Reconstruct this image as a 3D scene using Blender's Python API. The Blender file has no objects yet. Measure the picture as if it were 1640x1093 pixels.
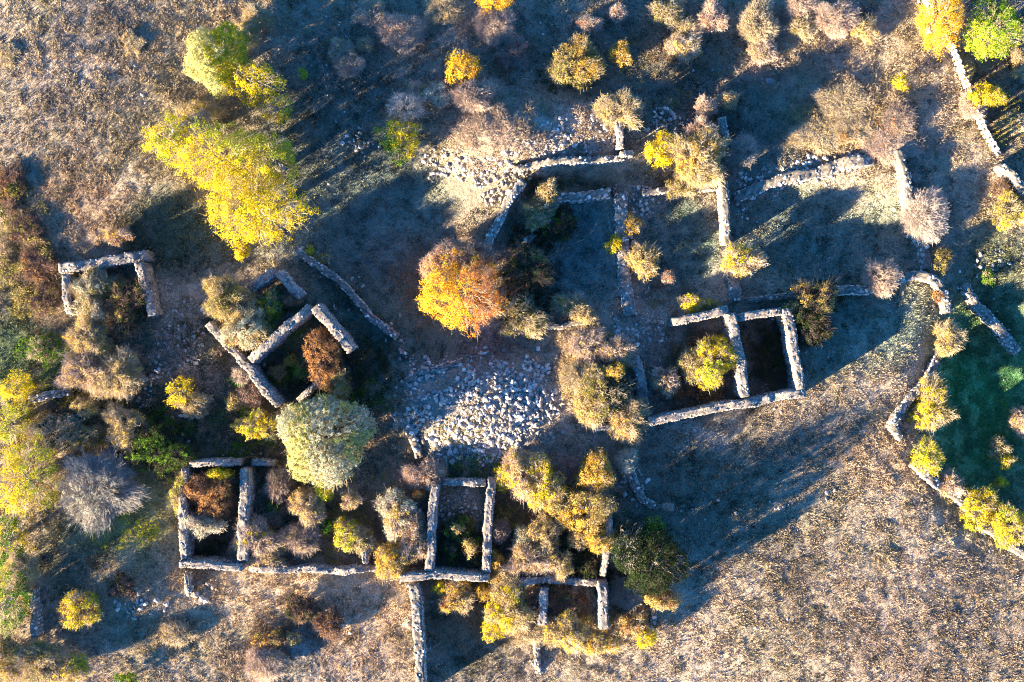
import bpy, math
import numpy as np

# ------------------------------------------------------------------ camera, sky, sun
S = 0.04            # metres per photograph pixel on the ground
HC = 75.0           # camera height
scene = bpy.context.scene
cam_data = bpy.data.cameras.new('camera')
cam = bpy.data.objects.new('camera', cam_data)
scene.collection.objects.link(cam)
cam.location = (0, 0, HC)
cam_data.sensor_width = 36.0
cam_data.lens = 36.0 * HC / (1640 * S)
cam_data.clip_end = 3000
scene.camera = cam

SUN_EL, SHADOW_DIR = 14.5, 32.0      # shadows run 32 degrees above the picture's right
world = bpy.data.worlds.new('World'); scene.world = world
world.use_nodes = True
wn = world.node_tree.nodes
sky = wn.new('ShaderNodeTexSky'); sky.sky_type = 'NISHITA'; sky.sun_disc = False
sky.sun_elevation = math.radians(SUN_EL)
a = math.radians(SHADOW_DIR + 180)   # azimuth of the sun itself, from +X
sky.sun_rotation = math.radians(90) - a
sky.ozone_density = 6.0; sky.dust_density = 0.3; sky.air_density = 1.0
wn['Background'].inputs['Strength'].default_value = 0.062
tint = wn.new('ShaderNodeVectorMath'); tint.operation = 'MULTIPLY'; tint.inputs[1].default_value = (0.40, 0.98, 1.32)
world.node_tree.links.new(sky.outputs[0], tint.inputs[0]); world.node_tree.links.new(tint.outputs[0], wn['Background'].inputs['Color'])
sl = bpy.data.lights.new('sun', 'SUN'); sl.energy = 5.0; sl.angle = math.radians(0.5)
sl.color = (1.0, 0.79, 0.54)
sun = bpy.data.objects.new('sun', sl); scene.collection.objects.link(sun)
el = math.radians(SUN_EL)
from mathutils import Vector, Matrix
d_to_sun = Vector((math.cos(a) * math.cos(el), math.sin(a) * math.cos(el), math.sin(el)))
sun.rotation_euler = d_to_sun.to_track_quat('Z', 'Y').to_euler()
sun.location = d_to_sun * 120
vs = scene.view_settings
vs.view_transform = 'Standard'; vs.look = 'None'; vs.gamma = 1.0; vs.exposure = 2.74
scene.cycles.use_denoising = True
scene.cycles.denoising_prefilter = 'NONE'
scene.cycles.sample_clamp_indirect = 1.5
scene.cycles.filter_width = 1.0
scene.cycles.max_bounces = 5
scene.cycles.diffuse_bounces = 3

# ------------------------------------------------------------------ helpers
R = np.random.default_rng(7)
C = scene.collection

def px(u, v, z=0.0):
    k = S * (HC - z) / HC
    return (np.asarray(u, float) - 820) * k, -(np.asarray(v, float) - 546.5) * k

def topx(x, y):
    return x / S + 820, -y / S + 546.5

def vnoise(x, y, seed=0):
    """smooth value noise, vectorised"""
    xi = np.floor(x).astype(np.int64); yi = np.floor(y).astype(np.int64)
    fx = x - xi; fy = y - yi
    fx = fx * fx * (3 - 2 * fx); fy = fy * fy * (3 - 2 * fy)
    def h(i, j):
        n = (i * 374761393 + j * 668265263 + seed * 1442695041) & 0xffffffff
        n = ((n ^ (n >> 13)) * 1274126177) & 0xffffffff
        return ((n ^ (n >> 16)) & 0xffff) / 65535.0
    a_ = h(xi, yi) * (1 - fx) + h(xi + 1, yi) * fx
    b_ = h(xi, yi + 1) * (1 - fx) + h(xi + 1, yi + 1) * fx
    return a_ * (1 - fy) + b_ * fy

def fbm(x, y, seed=0, oct=4):
    t = 0; amp = 0.5
    for o in range(oct):
        t = t + amp * vnoise(x * 2 ** o + 17.3 * o, y * 2 ** o - 9.1 * o, seed + o); amp *= 0.5
    return t / (1 - 0.5 ** oct)

BUMPS = [  # u, v, ru, rv, height, sharpness
    (768, 652, 128, 80, 1.15, 4), (790, 640, 60, 45, 0.3, 2), (790, 185, 90, 70, 0.6, 3),
    (962, 610, 78, 92, 0.8, 3), (890, 215, 170, 58, 1.2, 4), (790, 270, 70, 60, 0.5, 2),
    (1350, 185, 150, 75, 0.4, 3), (1290, 275, 110, 26, 0.5, 2),
    (1070, 200, 50, 35, 0.5, 2), (1035, 345, 40, 45, 0.2, 2),
    (225, 965, 55, 28, 0.35, 2), (550, 985, 28, 22, 0.4, 2),
    (100, 180, 230, 230, 0.5, 2), (1400, 960, 260, 160, 0.4, 2),
    (285, 570, 70, 60, 0.35, 2), (1530, 180, 170, 180, 0.6, 4),
    (1590, 650, 115, 190, -1.6, 5), (1010, 410, 160, 95, -0.6, 6), (1325, 375, 150, 85, -0.75, 5), (600, 370, 120, 130, -0.7, 4), (1400, 740, 120, 100, 0.4, 2), (500, 950, 330, 60, 0.3, 2),  # hollow, plots and meadow sunk, field bank raised, to deepen the shade there
]
def ground(x, y):
    x = np.asarray(x, float); y = np.asarray(y, float)
    u, v = topx(x, y)
    z = 0.45 * (fbm(x / 14, y / 14, 3, 3) - 0.5)
    for (bu, bv, ru, rv, h, k) in BUMPS:
        r = np.sqrt(((u - bu) / ru) ** 2 + ((v - bv) / rv) ** 2)
        z = z + h * np.exp(-r ** k)
    return z

def mesh_obj(name, V, F, mat, col=None, parent=None, smooth=False):
    V = np.asarray(V, np.float32); F = np.asarray(F, np.int32)
    me = bpy.data.meshes.new(name)
    n = F.shape[1]
    me.vertices.add(len(V)); me.vertices.foreach_set('co', V.ravel())
    me.loops.add(F.size); me.loops.foreach_set('vertex_index', F.ravel())
    me.polygons.add(len(F))
    me.polygons.foreach_set('loop_start', np.arange(0, F.size, n, dtype=np.int32))
    me.polygons.foreach_set('loop_total', np.full(len(F), n, np.int32))
    if smooth: me.polygons.foreach_set('use_smooth', np.ones(len(F), bool))
    me.update(calc_edges=True)
    if col is not None:
        c = np.ones((len(V), 4), np.float32); c[:, :3] = np.clip(col, 0, 1)
        at = me.color_attributes.new('Col', 'FLOAT_COLOR', 'POINT')
        at.data.foreach_set('color', c.ravel())
    me.materials.append(mat)
    o = bpy.data.objects.new(name, me); C.objects.link(o)
    if parent is not None: o.parent = parent
    return o

def tag(o, label=None, cat=None, group=None, kind=None):
    if label: o['label'] = label
    if cat: o['category'] = cat
    if group: o['group'] = group
    if kind: o['kind'] = kind
    return o

def empty(name, loc):
    o = bpy.data.objects.new(name, None); C.objects.link(o)
    o.location = loc; o.empty_display_size = 0.3
    return o

def local(o, parent):
    """geometry is written in world coordinates: move it into the parent's frame"""
    l = parent.location
    n = len(o.data.vertices); co = np.empty(n * 3, np.float32)
    o.data.vertices.foreach_get('co', co)
    co = co.reshape(-1, 3) - np.array(l, np.float32)
    o.data.vertices.foreach_set('co', co.ravel()); o.data.update()
    o.parent = parent
    return o

# ------------------------------------------------------------------ materials
def base_mat(name, rough=0.9):
    m = bpy.data.materials.new(name); m.use_nodes = True
    b = m.node_tree.nodes['Principled BSDF']
    b.inputs['Roughness'].default_value = rough
    b.inputs['Specular IOR Level'].default_value = 0.15
    return m, m.node_tree, b

def attr_mat(name, scale1, scale2, lo, hi, bump=0.0, bscale=8, rough=0.9, translucent=0.0, tint=None, bdist=0.1):
    m, nt, b = base_mat(name, rough)
    N = nt.nodes; L = nt.links
    at = N.new('ShaderNodeAttribute'); at.attribute_name = 'Col'
    tc = N.new('ShaderNodeNewGeometry')
    n1 = N.new('ShaderNodeTexNoise'); n1.inputs['Scale'].default_value = scale1; n1.inputs['Detail'].default_value = 6; n1.inputs['Roughness'].default_value = 0.7
    n2 = N.new('ShaderNodeTexNoise'); n2.inputs['Scale'].default_value = scale2; n2.inputs['Detail'].default_value = 3
    L.new(tc.outputs['Position'], n1.inputs['Vector']); L.new(tc.outputs['Position'], n2.inputs['Vector'])
    ad = N.new('ShaderNodeMath'); ad.operation = 'ADD'
    L.new(n1.outputs[0], ad.inputs[0]); L.new(n2.outputs[0], ad.inputs[1])
    mr = N.new('ShaderNodeMapRange'); mr.inputs['From Min'].default_value = 0.65; mr.inputs['From Max'].default_value = 1.35
    mr.inputs['To Min'].default_value = lo; mr.inputs['To Max'].default_value = hi
    L.new(ad.outputs[0], mr.inputs[0])
    mx = N.new('ShaderNodeVectorMath'); mx.operation = 'SCALE'
    L.new(at.outputs['Color'], mx.inputs[0]); L.new(mr.outputs[0], mx.inputs['Scale'])
    L.new(mx.outputs[0], b.inputs['Base Color'])
    if bump:
        nb = N.new('ShaderNodeTexNoise'); nb.inputs['Scale'].default_value = bscale; nb.inputs['Detail'].default_value = 8; nb.inputs['Roughness'].default_value = 0.75
        L.new(tc.outputs['Position'], nb.inputs['Vector'])
        bp = N.new('ShaderNodeBump'); bp.inputs['Strength'].default_value = bump; bp.inputs['Distance'].default_value = bdist
        L.new(nb.outputs[0], bp.inputs['Height']); L.new(bp.outputs[0], b.inputs['Normal'])
    if translucent:
        tr = N.new('ShaderNodeBsdfTranslucent'); L.new(mx.outputs[0], tr.inputs['Color'])
        ms = N.new('ShaderNodeMixShader'); ms.inputs[0].default_value = translucent
        L.new(b.outputs[0], ms.inputs[1]); L.new(tr.outputs[0], ms.inputs[2])
        L.new(ms.outputs[0], N['Material Output'].inputs['Surface'])
    return m

M_GROUND = attr_mat('soil_and_dry_turf', 3.5, 14, 0.5, 1.5, bump=1.0, bscale=5, rough=1.0, bdist=0.25)
M_STONE = attr_mat('limestone', 7, 26, 0.45, 1.45, bump=1.0, bscale=14, rough=0.95, bdist=0.05)
M_LEAF = attr_mat('autumn_leaves', 0.8, 5, 0.8, 1.25, rough=0.7, translucent=0.4)
M_LEAF.node_tree.nodes['Principled BSDF'].inputs['Specular IOR Level'].default_value = 0.02
M_GRASS = attr_mat('dry_grass', 0.7, 5, 0.65, 1.35, rough=0.9, translucent=0.2)
M_TWIG = attr_mat('twig_bark', 3, 20, 0.75, 1.25, rough=0.9)
M_WOOD = attr_mat('weathered_wood', 4, 40, 0.7, 1.3, rough=0.9)

# ------------------------------------------------------------------ ground colour
PATCH = [  # u, v, ru, rv, colour, weight  : soil and turf, with shade put into plots, yards and rooms
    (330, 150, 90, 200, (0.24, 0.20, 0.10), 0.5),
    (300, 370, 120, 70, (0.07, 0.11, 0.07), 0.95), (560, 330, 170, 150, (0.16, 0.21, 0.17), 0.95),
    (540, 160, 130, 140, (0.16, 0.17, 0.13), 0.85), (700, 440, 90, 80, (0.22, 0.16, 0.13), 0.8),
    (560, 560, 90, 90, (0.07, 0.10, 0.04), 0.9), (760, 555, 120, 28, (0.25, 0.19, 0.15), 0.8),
    (930, 400, 70, 100, (0.17, 0.24, 0.21), 0.95), (1090, 400, 75, 90, (0.14, 0.22, 0.18), 0.95),  # shaded plots: the cool tone of shade is put into the turf
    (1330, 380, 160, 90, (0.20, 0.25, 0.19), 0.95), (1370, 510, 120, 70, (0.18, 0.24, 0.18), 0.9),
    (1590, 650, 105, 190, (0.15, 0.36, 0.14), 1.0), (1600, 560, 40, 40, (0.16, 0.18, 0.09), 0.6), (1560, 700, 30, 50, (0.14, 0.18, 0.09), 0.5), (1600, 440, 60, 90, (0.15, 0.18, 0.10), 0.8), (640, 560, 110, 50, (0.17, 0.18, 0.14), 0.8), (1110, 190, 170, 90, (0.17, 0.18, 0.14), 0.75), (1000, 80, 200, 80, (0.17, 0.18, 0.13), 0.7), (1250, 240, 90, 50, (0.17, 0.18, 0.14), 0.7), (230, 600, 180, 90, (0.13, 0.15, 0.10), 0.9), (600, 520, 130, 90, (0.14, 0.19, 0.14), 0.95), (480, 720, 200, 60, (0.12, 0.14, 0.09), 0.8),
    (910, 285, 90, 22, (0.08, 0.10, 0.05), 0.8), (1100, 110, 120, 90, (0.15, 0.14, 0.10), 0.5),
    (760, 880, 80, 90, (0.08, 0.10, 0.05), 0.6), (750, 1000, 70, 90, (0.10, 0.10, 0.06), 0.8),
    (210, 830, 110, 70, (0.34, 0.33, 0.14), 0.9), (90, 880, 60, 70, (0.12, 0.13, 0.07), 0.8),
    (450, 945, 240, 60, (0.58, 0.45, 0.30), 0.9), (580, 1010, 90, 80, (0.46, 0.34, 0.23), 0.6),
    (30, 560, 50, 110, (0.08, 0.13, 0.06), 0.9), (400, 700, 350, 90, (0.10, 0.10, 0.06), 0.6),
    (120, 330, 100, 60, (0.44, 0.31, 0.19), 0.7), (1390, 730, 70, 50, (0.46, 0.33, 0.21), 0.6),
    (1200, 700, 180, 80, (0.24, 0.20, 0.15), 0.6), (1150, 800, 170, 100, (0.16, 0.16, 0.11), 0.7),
    (1230, 570, 55, 75, (0.04, 0.04, 0.03), 1.0), (1120, 590, 60, 75, (0.06, 0.04, 0.03), 0.95),  # room floors: deep shade painted in as near-black soil
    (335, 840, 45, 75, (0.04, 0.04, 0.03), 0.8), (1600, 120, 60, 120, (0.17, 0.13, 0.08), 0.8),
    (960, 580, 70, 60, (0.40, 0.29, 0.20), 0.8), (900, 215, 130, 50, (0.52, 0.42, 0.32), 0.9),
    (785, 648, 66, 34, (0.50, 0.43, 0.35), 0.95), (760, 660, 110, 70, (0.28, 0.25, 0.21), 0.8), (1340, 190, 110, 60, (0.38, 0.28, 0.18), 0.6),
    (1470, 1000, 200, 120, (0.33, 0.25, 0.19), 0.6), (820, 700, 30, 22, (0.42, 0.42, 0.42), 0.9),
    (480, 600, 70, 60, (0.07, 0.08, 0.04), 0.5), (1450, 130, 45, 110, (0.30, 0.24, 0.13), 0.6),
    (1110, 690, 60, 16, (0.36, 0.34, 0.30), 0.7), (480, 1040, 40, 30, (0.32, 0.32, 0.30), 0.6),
]
def ground_col(x, y):
    u, v = topx(x, y)
    wx = u + 40 * (fbm(x / 2.2, y / 2.2, 21, 3) - 0.5) * 2; wy = v + 40 * (fbm(x / 2.2, y / 2.2, 31, 3) - 0.5) * 2
    c = np.empty(np.shape(x) + (3,))
    t = fbm(x / 3.5, y / 3.5, 5, 4)[..., None]; t2 = fbm(x / 1.1, y / 1.1, 9, 3)[..., None]
    c[:] = (0.44, 0.36, 0.265)
    c = c * (0.55 + 0.9 * t)
    t3 = fbm(x / 6.0, y / 6.0, 77, 3)[..., None]; c = c * (1 - 0.5 * np.clip((t3 - 0.52) * 5, 0, 1)) + np.array((0.38, 0.32, 0.19)) * 0.5 * np.clip((t3 - 0.52) * 5, 0, 1)
    c = c * (1 - 0.35 * np.clip((t2 - 0.5) * 4, 0, 1)) + np.array((0.20, 0.18, 0.08)) * 0.35 * np.clip((t2 - 0.5) * 4, 0, 1)
    far = np.clip((np.maximum(np.abs(x) / 35, np.abs(y) / 24.5) - 1) * 6, 0, 1)[..., None]; c = c * (1 - 0.5 * far)
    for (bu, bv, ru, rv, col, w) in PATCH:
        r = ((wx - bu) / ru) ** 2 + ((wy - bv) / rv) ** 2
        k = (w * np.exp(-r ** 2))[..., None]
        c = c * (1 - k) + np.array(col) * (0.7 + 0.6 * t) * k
    return c

def make_ground():
    def axis(half, step):
        core = np.arange(-half, half + step / 2, step)
        out = []; p = half; s = step
        while p < 1500: s *= 1.35; p += s; out.append(p)
        out = np.array(out)
        return np.concatenate([-out[::-1], core, out])
    X = axis(36, 0.10); Y = axis(25, 0.10)
    gx, gy = np.meshgrid(X, Y)
    z = ground(gx, gy)
    core = np.exp(-np.maximum(0, np.maximum(np.abs(gx) / 40, np.abs(gy) / 30) - 1) * 4)
    z += core * (0.13 * (fbm(gx / 0.55, gy / 0.55, 41, 2) - 0.5) + 0.05 * (R.random(gx.shape) - 0.5))
    z += (1 - core) * 0
    V = np.stack([gx, gy, z], -1).reshape(-1, 3)
    nx, ny = len(X), len(Y)
    i = np.arange(nx * ny).reshape(ny, nx)
    F = np.stack([i[:-1, :-1], i[:-1, 1:], i[1:, 1:], i[1:, :-1]], -1).reshape(-1, 4)
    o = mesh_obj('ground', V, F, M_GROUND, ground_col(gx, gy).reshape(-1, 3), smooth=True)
    tag(o, kind='structure')
make_ground()

# ------------------------------------------------------------------ shape makers (numpy)
def rand_dir(n, zmin=-1.0):
    z = R.uniform(zmin, 1, n); t = R.uniform(0, 2 * np.pi, n); r = np.sqrt(1 - z * z)
    return np.stack([r * np.cos(t), r * np.sin(t), z], -1)

def leaves(P, nrm, size, asp=0.7):
    """one diamond leaf per point"""
    n = len(P)
    w = rand_dir(n) ; nr = nrm + 0.6 * w; nr /= np.linalg.norm(nr, axis=1, keepdims=True) + 1e-9
    t = np.cross(nr, rand_dir(n)); t /= np.linalg.norm(t, axis=1, keepdims=True) + 1e-9
    b = np.cross(nr, t)
    s = (size * R.uniform(0.7, 1.3, n))[:, None]
    V = np.stack([P - t * s * 0.5, P - b * s * asp * 0.5 + nr * s * 0.08, P + t * s * 0.5, P + b * s * asp * 0.5 + nr * s * 0.08], 1).reshape(-1, 3)
    F = np.arange(4 * n).reshape(n, 4)
    return V, F

def prisms(A, B, ra, rb):
    """three-sided tapered twigs from A to B"""
    n = len(A); d = B - A; d /= np.linalg.norm(d, axis=1, keepdims=True) + 1e-9
    ref = np.where(np.abs(d[:, 2:3]) > 0.9, np.array([[1., 0, 0]]), np.array([[0, 0, 1.]]))
    s = np.cross(d, ref); s /= np.linalg.norm(s, axis=1, keepdims=True) + 1e-9; t = np.cross(d, s)
    ra = np.broadcast_to(ra, n)[:, None]; rb = np.broadcast_to(rb, n)[:, None]
    vs_ = []
    for P, r in ((A, ra), (B, rb)):
        for k in range(3):
            an = 2 * np.pi * k / 3
            vs_.append(P + (s * math.cos(an) + t * math.sin(an)) * r)
    V = np.stack(vs_, 1).reshape(-1, 3)
    b = (np.arange(n) * 6)[:, None]
    F = np.concatenate([b + np.array([[0, 1, 4, 3]]), b + np.array([[1, 2, 5, 4]]), b + np.array([[2, 0, 3, 5]])], 1).reshape(-1, 4)
    return V, F

def tube(pts, rad, sides=7):
    """tapered tube along points"""
    pts = np.asarray(pts, float); n = len(pts); V = []
    for i in range(n):
        d = pts[min(i + 1, n - 1)] - pts[max(i - 1, 0)]; d /= np.linalg.norm(d) + 1e-9
        ref = np.array([1., 0, 0]) if abs(d[2]) > 0.9 else np.array([0, 0, 1.])
        s = np.cross(d, ref); s /= np.linalg.norm(s); t = np.cross(d, s)
        for k in range(sides):
            an = 2 * np.pi * k / sides; V.append(pts[i] + (s * math.cos(an) + t * math.sin(an)) * rad[i])
    F = [(i * sides + k, i * sides + (k + 1) % sides, (i + 1) * sides + (k + 1) % sides, (i + 1) * sides + k) for i in range(n - 1) for k in range(sides)]
    return np.array(V), np.array(F)

class Acc:
    def __init__(s): s.V = []; s.F = []; s.C = []; s.n = 0
    def add(s, V, F, c):
        s.V.append(V); s.F.append(F + s.n); s.n += len(V)
        c = np.asarray(c, float)
        s.C.append(np.broadcast_to(c, (len(V), 3)) if c.ndim == 1 else c)
    def obj(s, name, mat, parent=None, smooth=False):
        o = mesh_obj(name, np.concatenate(s.V), np.concatenate(s.F), mat, np.concatenate(s.C), smooth=smooth)
        if parent is not None: local(o, parent)
        return o

# stones: a library of angular lumps
def icosphere():
    import bmesh
    bm = bmesh.new(); bmesh.ops.create_icosphere(bm, subdivisions=2, radius=1)
    V = np.array([v.co[:] for v in bm.verts]); F = np.array([[v.index for v in f.verts] for f in bm.faces]); bm.free()
    return V, F
ICO_V, ICO_F = icosphere()
STONES = []
for k in range(16):
    v = ICO_V.copy()
    for d in np.concatenate([np.eye(3), -np.eye(3), rand_dir(5)]):
        d = d + R.normal(0, 0.18, 3); d /= np.linalg.norm(d)
        lim = R.uniform(0.5, 0.85); p = v @ d
        v = v - np.clip(p - lim, 0, None)[:, None] * d
    STONES.append(v * 0.8)
STONES = np.array(STONES)

def rotz(an):
    c, s = np.cos(an), np.sin(an); z = np.zeros_like(c); o = np.ones_like(c)
    return np.stack([np.stack([c, -s, z], -1), np.stack([s, c, z], -1), np.stack([z, z, o], -1)], 1)
def rotx(an):
    c, s = np.cos(an), np.sin(an); z = np.zeros_like(c); o = np.ones_like(c)
    return np.stack([np.stack([o, z, z], -1), np.stack([z, c, -s], -1), np.stack([z, s, c], -1)], 1)

STONE_COLS = np.array([(0.48, 0.44, 0.38), (0.40, 0.37, 0.32), (0.55, 0.51, 0.44), (0.30, 0.28, 0.25), (0.52, 0.45, 0.36), (0.22, 0.21, 0.19), (0.43, 0.38, 0.31)])
def stones(P, size, flat=0.65, tilt=0.5, ang=None, bright=1.0, long=1.4):
    n = len(P)
    v = STONES[R.integers(0, len(STONES), n)]
    sc = np.stack([R.uniform(1.0, long, n), R.uniform(0.75, 1.05, n), R.uniform(flat * 0.8, flat * 1.25, n)], -1) * (np.broadcast_to(size, n)[:, None] * 0.5)
    v = v * sc[:, None, :]
    M = rotz(R.uniform(0, 6.28, n) if ang is None else ang + R.normal(0, 0.2, n)) @ rotx(R.normal(0, tilt, n))
    v = np.einsum('nij,nkj->nki', M, v) + P[:, None, :]
    F = ICO_F[None] + (np.arange(n) * len(ICO_V))[:, None, None]
    c = STONE_COLS[R.integers(0, len(STONE_COLS), n)] * R.uniform(0.55, 1.25, (n, 1)) * bright
    return v.reshape(-1, 3), F.reshape(-1, 3), np.repeat(c, len(ICO_V), 0)

# ------------------------------------------------------------------ masonry
FALLEN = []
def wall_mesh(name, pts, w, h, crumble=0.25, ssize=0.22, parent=None, mortar=True, bright=1.0, base_drop=0.3):
    """pts: photograph pixels of the middle of the wall's top; w: width in pixels; h: height in metres"""
    w = w * S * 0.81
    pts = np.array(pts, float)
    gx0, gy0 = px(pts[:, 0], pts[:, 1], h); 
    z0 = ground(gx0, gy0)
    P = np.stack([gx0, gy0], -1)
    # resample
    seg = np.linalg.norm(np.diff(P, axis=0), axis=1); cum = np.concatenate([[0], np.cumsum(seg)])
    Lw = cum[-1]; n = max(3, int(Lw / 0.16)); t = np.linspace(0, Lw, n)
    X = np.interp(t, cum, P[:, 0]); Y = np.interp(t, cum, P[:, 1])
    D = np.stack([np.gradient(X), np.gradient(Y)], -1)
    for _ in range(2): D[1:-1] = (D[:-2] + D[1:-1] * 2 + D[2:]) / 4
    D /= np.linalg.norm(D, axis=1, keepdims=True); Nn = np.stack([-D[:, 1], D[:, 0]], -1)
    base = np.interp(t, cum, z0)
    sd = int(abs(pts[0, 0]) * 7 + abs(pts[0, 1]) * 3) % 9973
    top = base + h - crumble * h * np.clip(fbm(t / 1.3, t * 0 + sd, sd, 3) * 2 - 0.7, 0, 1) 
    endf = np.minimum(1, np.minimum(t, Lw - t) / 0.7); top -= (1 - endf) * crumble * 0.7 * h * R.uniform(0.3, 1)
    wid = w * (0.92 + 0.55 * (fbm(t / 0.4, t * 0 + 5.5, sd + 1, 3) - 0.5))
    wob = 0.16 * (fbm(t / 1.4, t * 0 + 2.5, sd + 4, 3) - 0.5) * 2
    X = X + Nn[:, 0] * wob; Y = Y + Nn[:, 1] * wob
    m = 6
    vs_ = []
    # profile: bottom-left, sides, top points, bottom-right
    prof = [(-0.52, 'b'), (-0.50, 0.35), (-0.49, 0.7), (-0.46, 1.0)] + [(q, 1.0) for q in (-0.22, 0.0, 0.22)] + [(0.46, 1.0), (0.49, 0.7), (0.50, 0.35), (0.52, 'b')]
    for (q, zt) in prof:
        jit = R.normal(0, 0.018, n)
        x = X + Nn[:, 0] * (q * wid + jit); y = Y + Nn[:, 1] * (q * wid + jit)
        if zt == 'b': z = ground(x, y) - base_drop
        else:
            z = base + (top - base) * zt + R.normal(0, 0.03, n)
            z = np.maximum(z, ground(x, y) + 0.03) if zt == 1.0 else z
        vs_.append(np.stack([x, y, z], -1))
    V = np.stack(vs_, 1); k = len(prof); V = V.reshape(-1, 3)
    F = []
    for i in range(n - 1):
        for j in range(k - 1): F.append((i * k + j, i * k + j + 1, (i + 1) * k + j + 1, (i + 1) * k + j))
    F = np.array(F); T = np.concatenate([F[:, [0, 1, 2]], F[:, [0, 2, 3]]])
    ends = [(0, j + 1, j) for j in range(1, k - 1)] + [((n - 1) * k, (n - 1) * k + j, (n - 1) * k + j + 1) for j in range(1, k - 1)]
    T = np.concatenate([T, np.array(ends)])
    A = Acc(); cc = np.array((0.25, 0.22, 0.185) if mortar else (0.16, 0.14, 0.11)) * bright
    A.add(V, T, cc * (0.5 + 1.0 * R.random((len(V), 1))))
    # stones on top
    nf = int(Lw * 3.2); tf = R.uniform(0, Lw, nf); sg = R.choice([-1, 1], nf); qf = sg * (0.5 * w + np.abs(R.normal(0, 0.32, nf)) + 0.03)
    keepf = fbm(tf / 1.5, tf * 0 + 1.5, sd + 9, 2) > 0.42; tf = tf[keepf]; qf = qf[keepf]
    FALLEN.append(np.stack([np.interp(tf, t, X) + np.interp(tf, t, Nn[:, 0]) * qf, np.interp(tf, t, Y) + np.interp(tf, t, Nn[:, 1]) * qf], -1))
    area = Lw * w; ts = ssize * (0.72 if mortar else 0.95); ns = int(area / (ts * ts) * 0.95)
    tt = R.uniform(0.02 * Lw, 0.98 * Lw, ns); q = R.uniform(-0.46, 0.46, ns)
    def at(tt, q):
        xx = np.interp(tt, t, X); yy = np.interp(tt, t, Y); n0 = np.interp(tt, t, Nn[:, 0]); n1 = np.interp(tt, t, Nn[:, 1])
        ww = np.interp(tt, t, wid)
        return xx + n0 * q * ww, yy + n1 * q * ww, np.arctan2(-n0, n1)
    xx, yy, an = at(tt, q); zz = np.interp(tt, t, top) + R.uniform(-0.07, 0.015, ns)
    zz = np.maximum(zz, ground(xx, yy) + 0.02)
    A.add(*stones(np.stack([xx, yy, zz], -1), ts * R.uniform(0.5, 1.5, ns), 0.5, 0.15, None, bright=bright, long=1.25))
    # edge stones line both faces at every course
    course = 0.19; nc = max(1, int(h / course))
    for side in (-1, 1):
        for c_ in range(nc + 1):
            m_ = int(Lw / (ssize * 0.95)) + 1
            tt = (np.arange(m_) + R.uniform(0.2, 0.8, m_)) / m_ * Lw
            xx, yy, an = at(tt, np.full(m_, side * 0.45)); tp = np.interp(tt, t, top); bs = np.interp(tt, t, base)
            zz = tp - 0.10 - c_ * course + R.normal(0, 0.02, m_)
            ok = zz > ground(xx, yy) - 0.1
            if ok.sum() == 0: continue
            A.add(*stones(np.stack([xx, yy, zz], -1)[ok], ssize * R.uniform(0.7, 1.1, ok.sum()), 0.7, 0.10, an[ok], bright=bright))
    return A.obj(name, M_STONE, parent)

def ruin(label, walls, group='roofless stone houses', cat='ruined house', name='ruined_house', **kw):
    allp = np.array([p for w_ in walls for p in w_[0]], float)
    cx, cy = px(allp[:, 0].mean(), allp[:, 1].mean(), 1.5)
    e = empty(name, (float(cx), float(cy), float(ground(cx, cy))))
    tag(e, label, cat, group)
    for w_ in walls:
        o = wall_mesh('wall', w_[0], w_[1], w_[2], parent=e, **(w_[3] if len(w_) > 3 else {}))
    return e

def dry_wall(label, pts, w, h, name='dry_stone_wall', cat='stone wall', group='low walls around the plots', **kw):
    kw['bright'] = kw.get('bright', 1.0) * 1.28; kw.setdefault('mortar', False); kw.setdefault('ssize', 0.27); kw.setdefault('crumble', 0.35)
    o = wall_mesh(name, pts, w, h, **kw)
    return tag(o, label, cat, group)

H1 = 1.9
ruin('small three-sided ruin in the upper left, a pale bush filling its room', [
    ([(92, 430), (165, 420), (234, 410)], 21, H1), ([(105, 440), (108, 503)], 15, H1, dict(crumble=0.4)), ([(225, 420), (241, 506)], 17, H1)])
ruin('slanting ruin left of centre with a wedge-shaped room and pale diagonal walls', [
    ([(330, 518), (360, 550), (392, 584), (420, 622), (444, 650)], 15, 2.6), ([(398, 578), (450, 530), (494, 494)], 18, 2.6, dict(crumble=0.1)),
    ([(502, 492), (535, 530), (562, 562)], 19, 2.6, dict(crumble=0.1)), ([(474, 641), (512, 608)], 11, 1.5)])
ruin('broken pale corner of masonry above the slanting ruin', [
    ([(398, 464), (437, 432)], 18, 1.7, dict(crumble=0.2, bright=1.2)), ([(443, 436), (482, 474)], 18, 1.6, dict(crumble=0.3, bright=1.2))], cat='ruined corner', name='ruined_corner')
ruin('long ruin lower left, black deep room beside an orange-brown bush', [
    ([(291, 752), (292, 900)], 15, 2.05), ([(286, 907), (340, 905), (386, 911)], 14, 2.05, dict(crumble=0.1)), ([(391, 752), (387, 900)], 19, 2.05, dict(crumble=0.1)),
    ([(300, 744), (382, 743)], 11, 2.0), ([(400, 743), (437, 744)], 10, 1.5), ([(396, 912), (500, 915), (604, 914)], 13, 1.6, dict(crumble=0.4)), ([(588, 860), (585, 904)], 12, 1.8),
    ([(298, 918), (299, 950)], 12, 1.0)])
ruin('narrow upright ruin bottom centre with rubble showing at the top of its room', [
    ([(696, 778), (690, 850), (687, 916)], 16, 2.05, dict(crumble=0.1)), ([(787, 768), (782, 850), (778, 918)], 17, 2.05, dict(crumble=0.2)), ([(706, 774), (778, 776)], 12, 1.6),
    ([(640, 926), (700, 924), (784, 928)], 15, 2.0, dict(crumble=0.15))])
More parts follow.
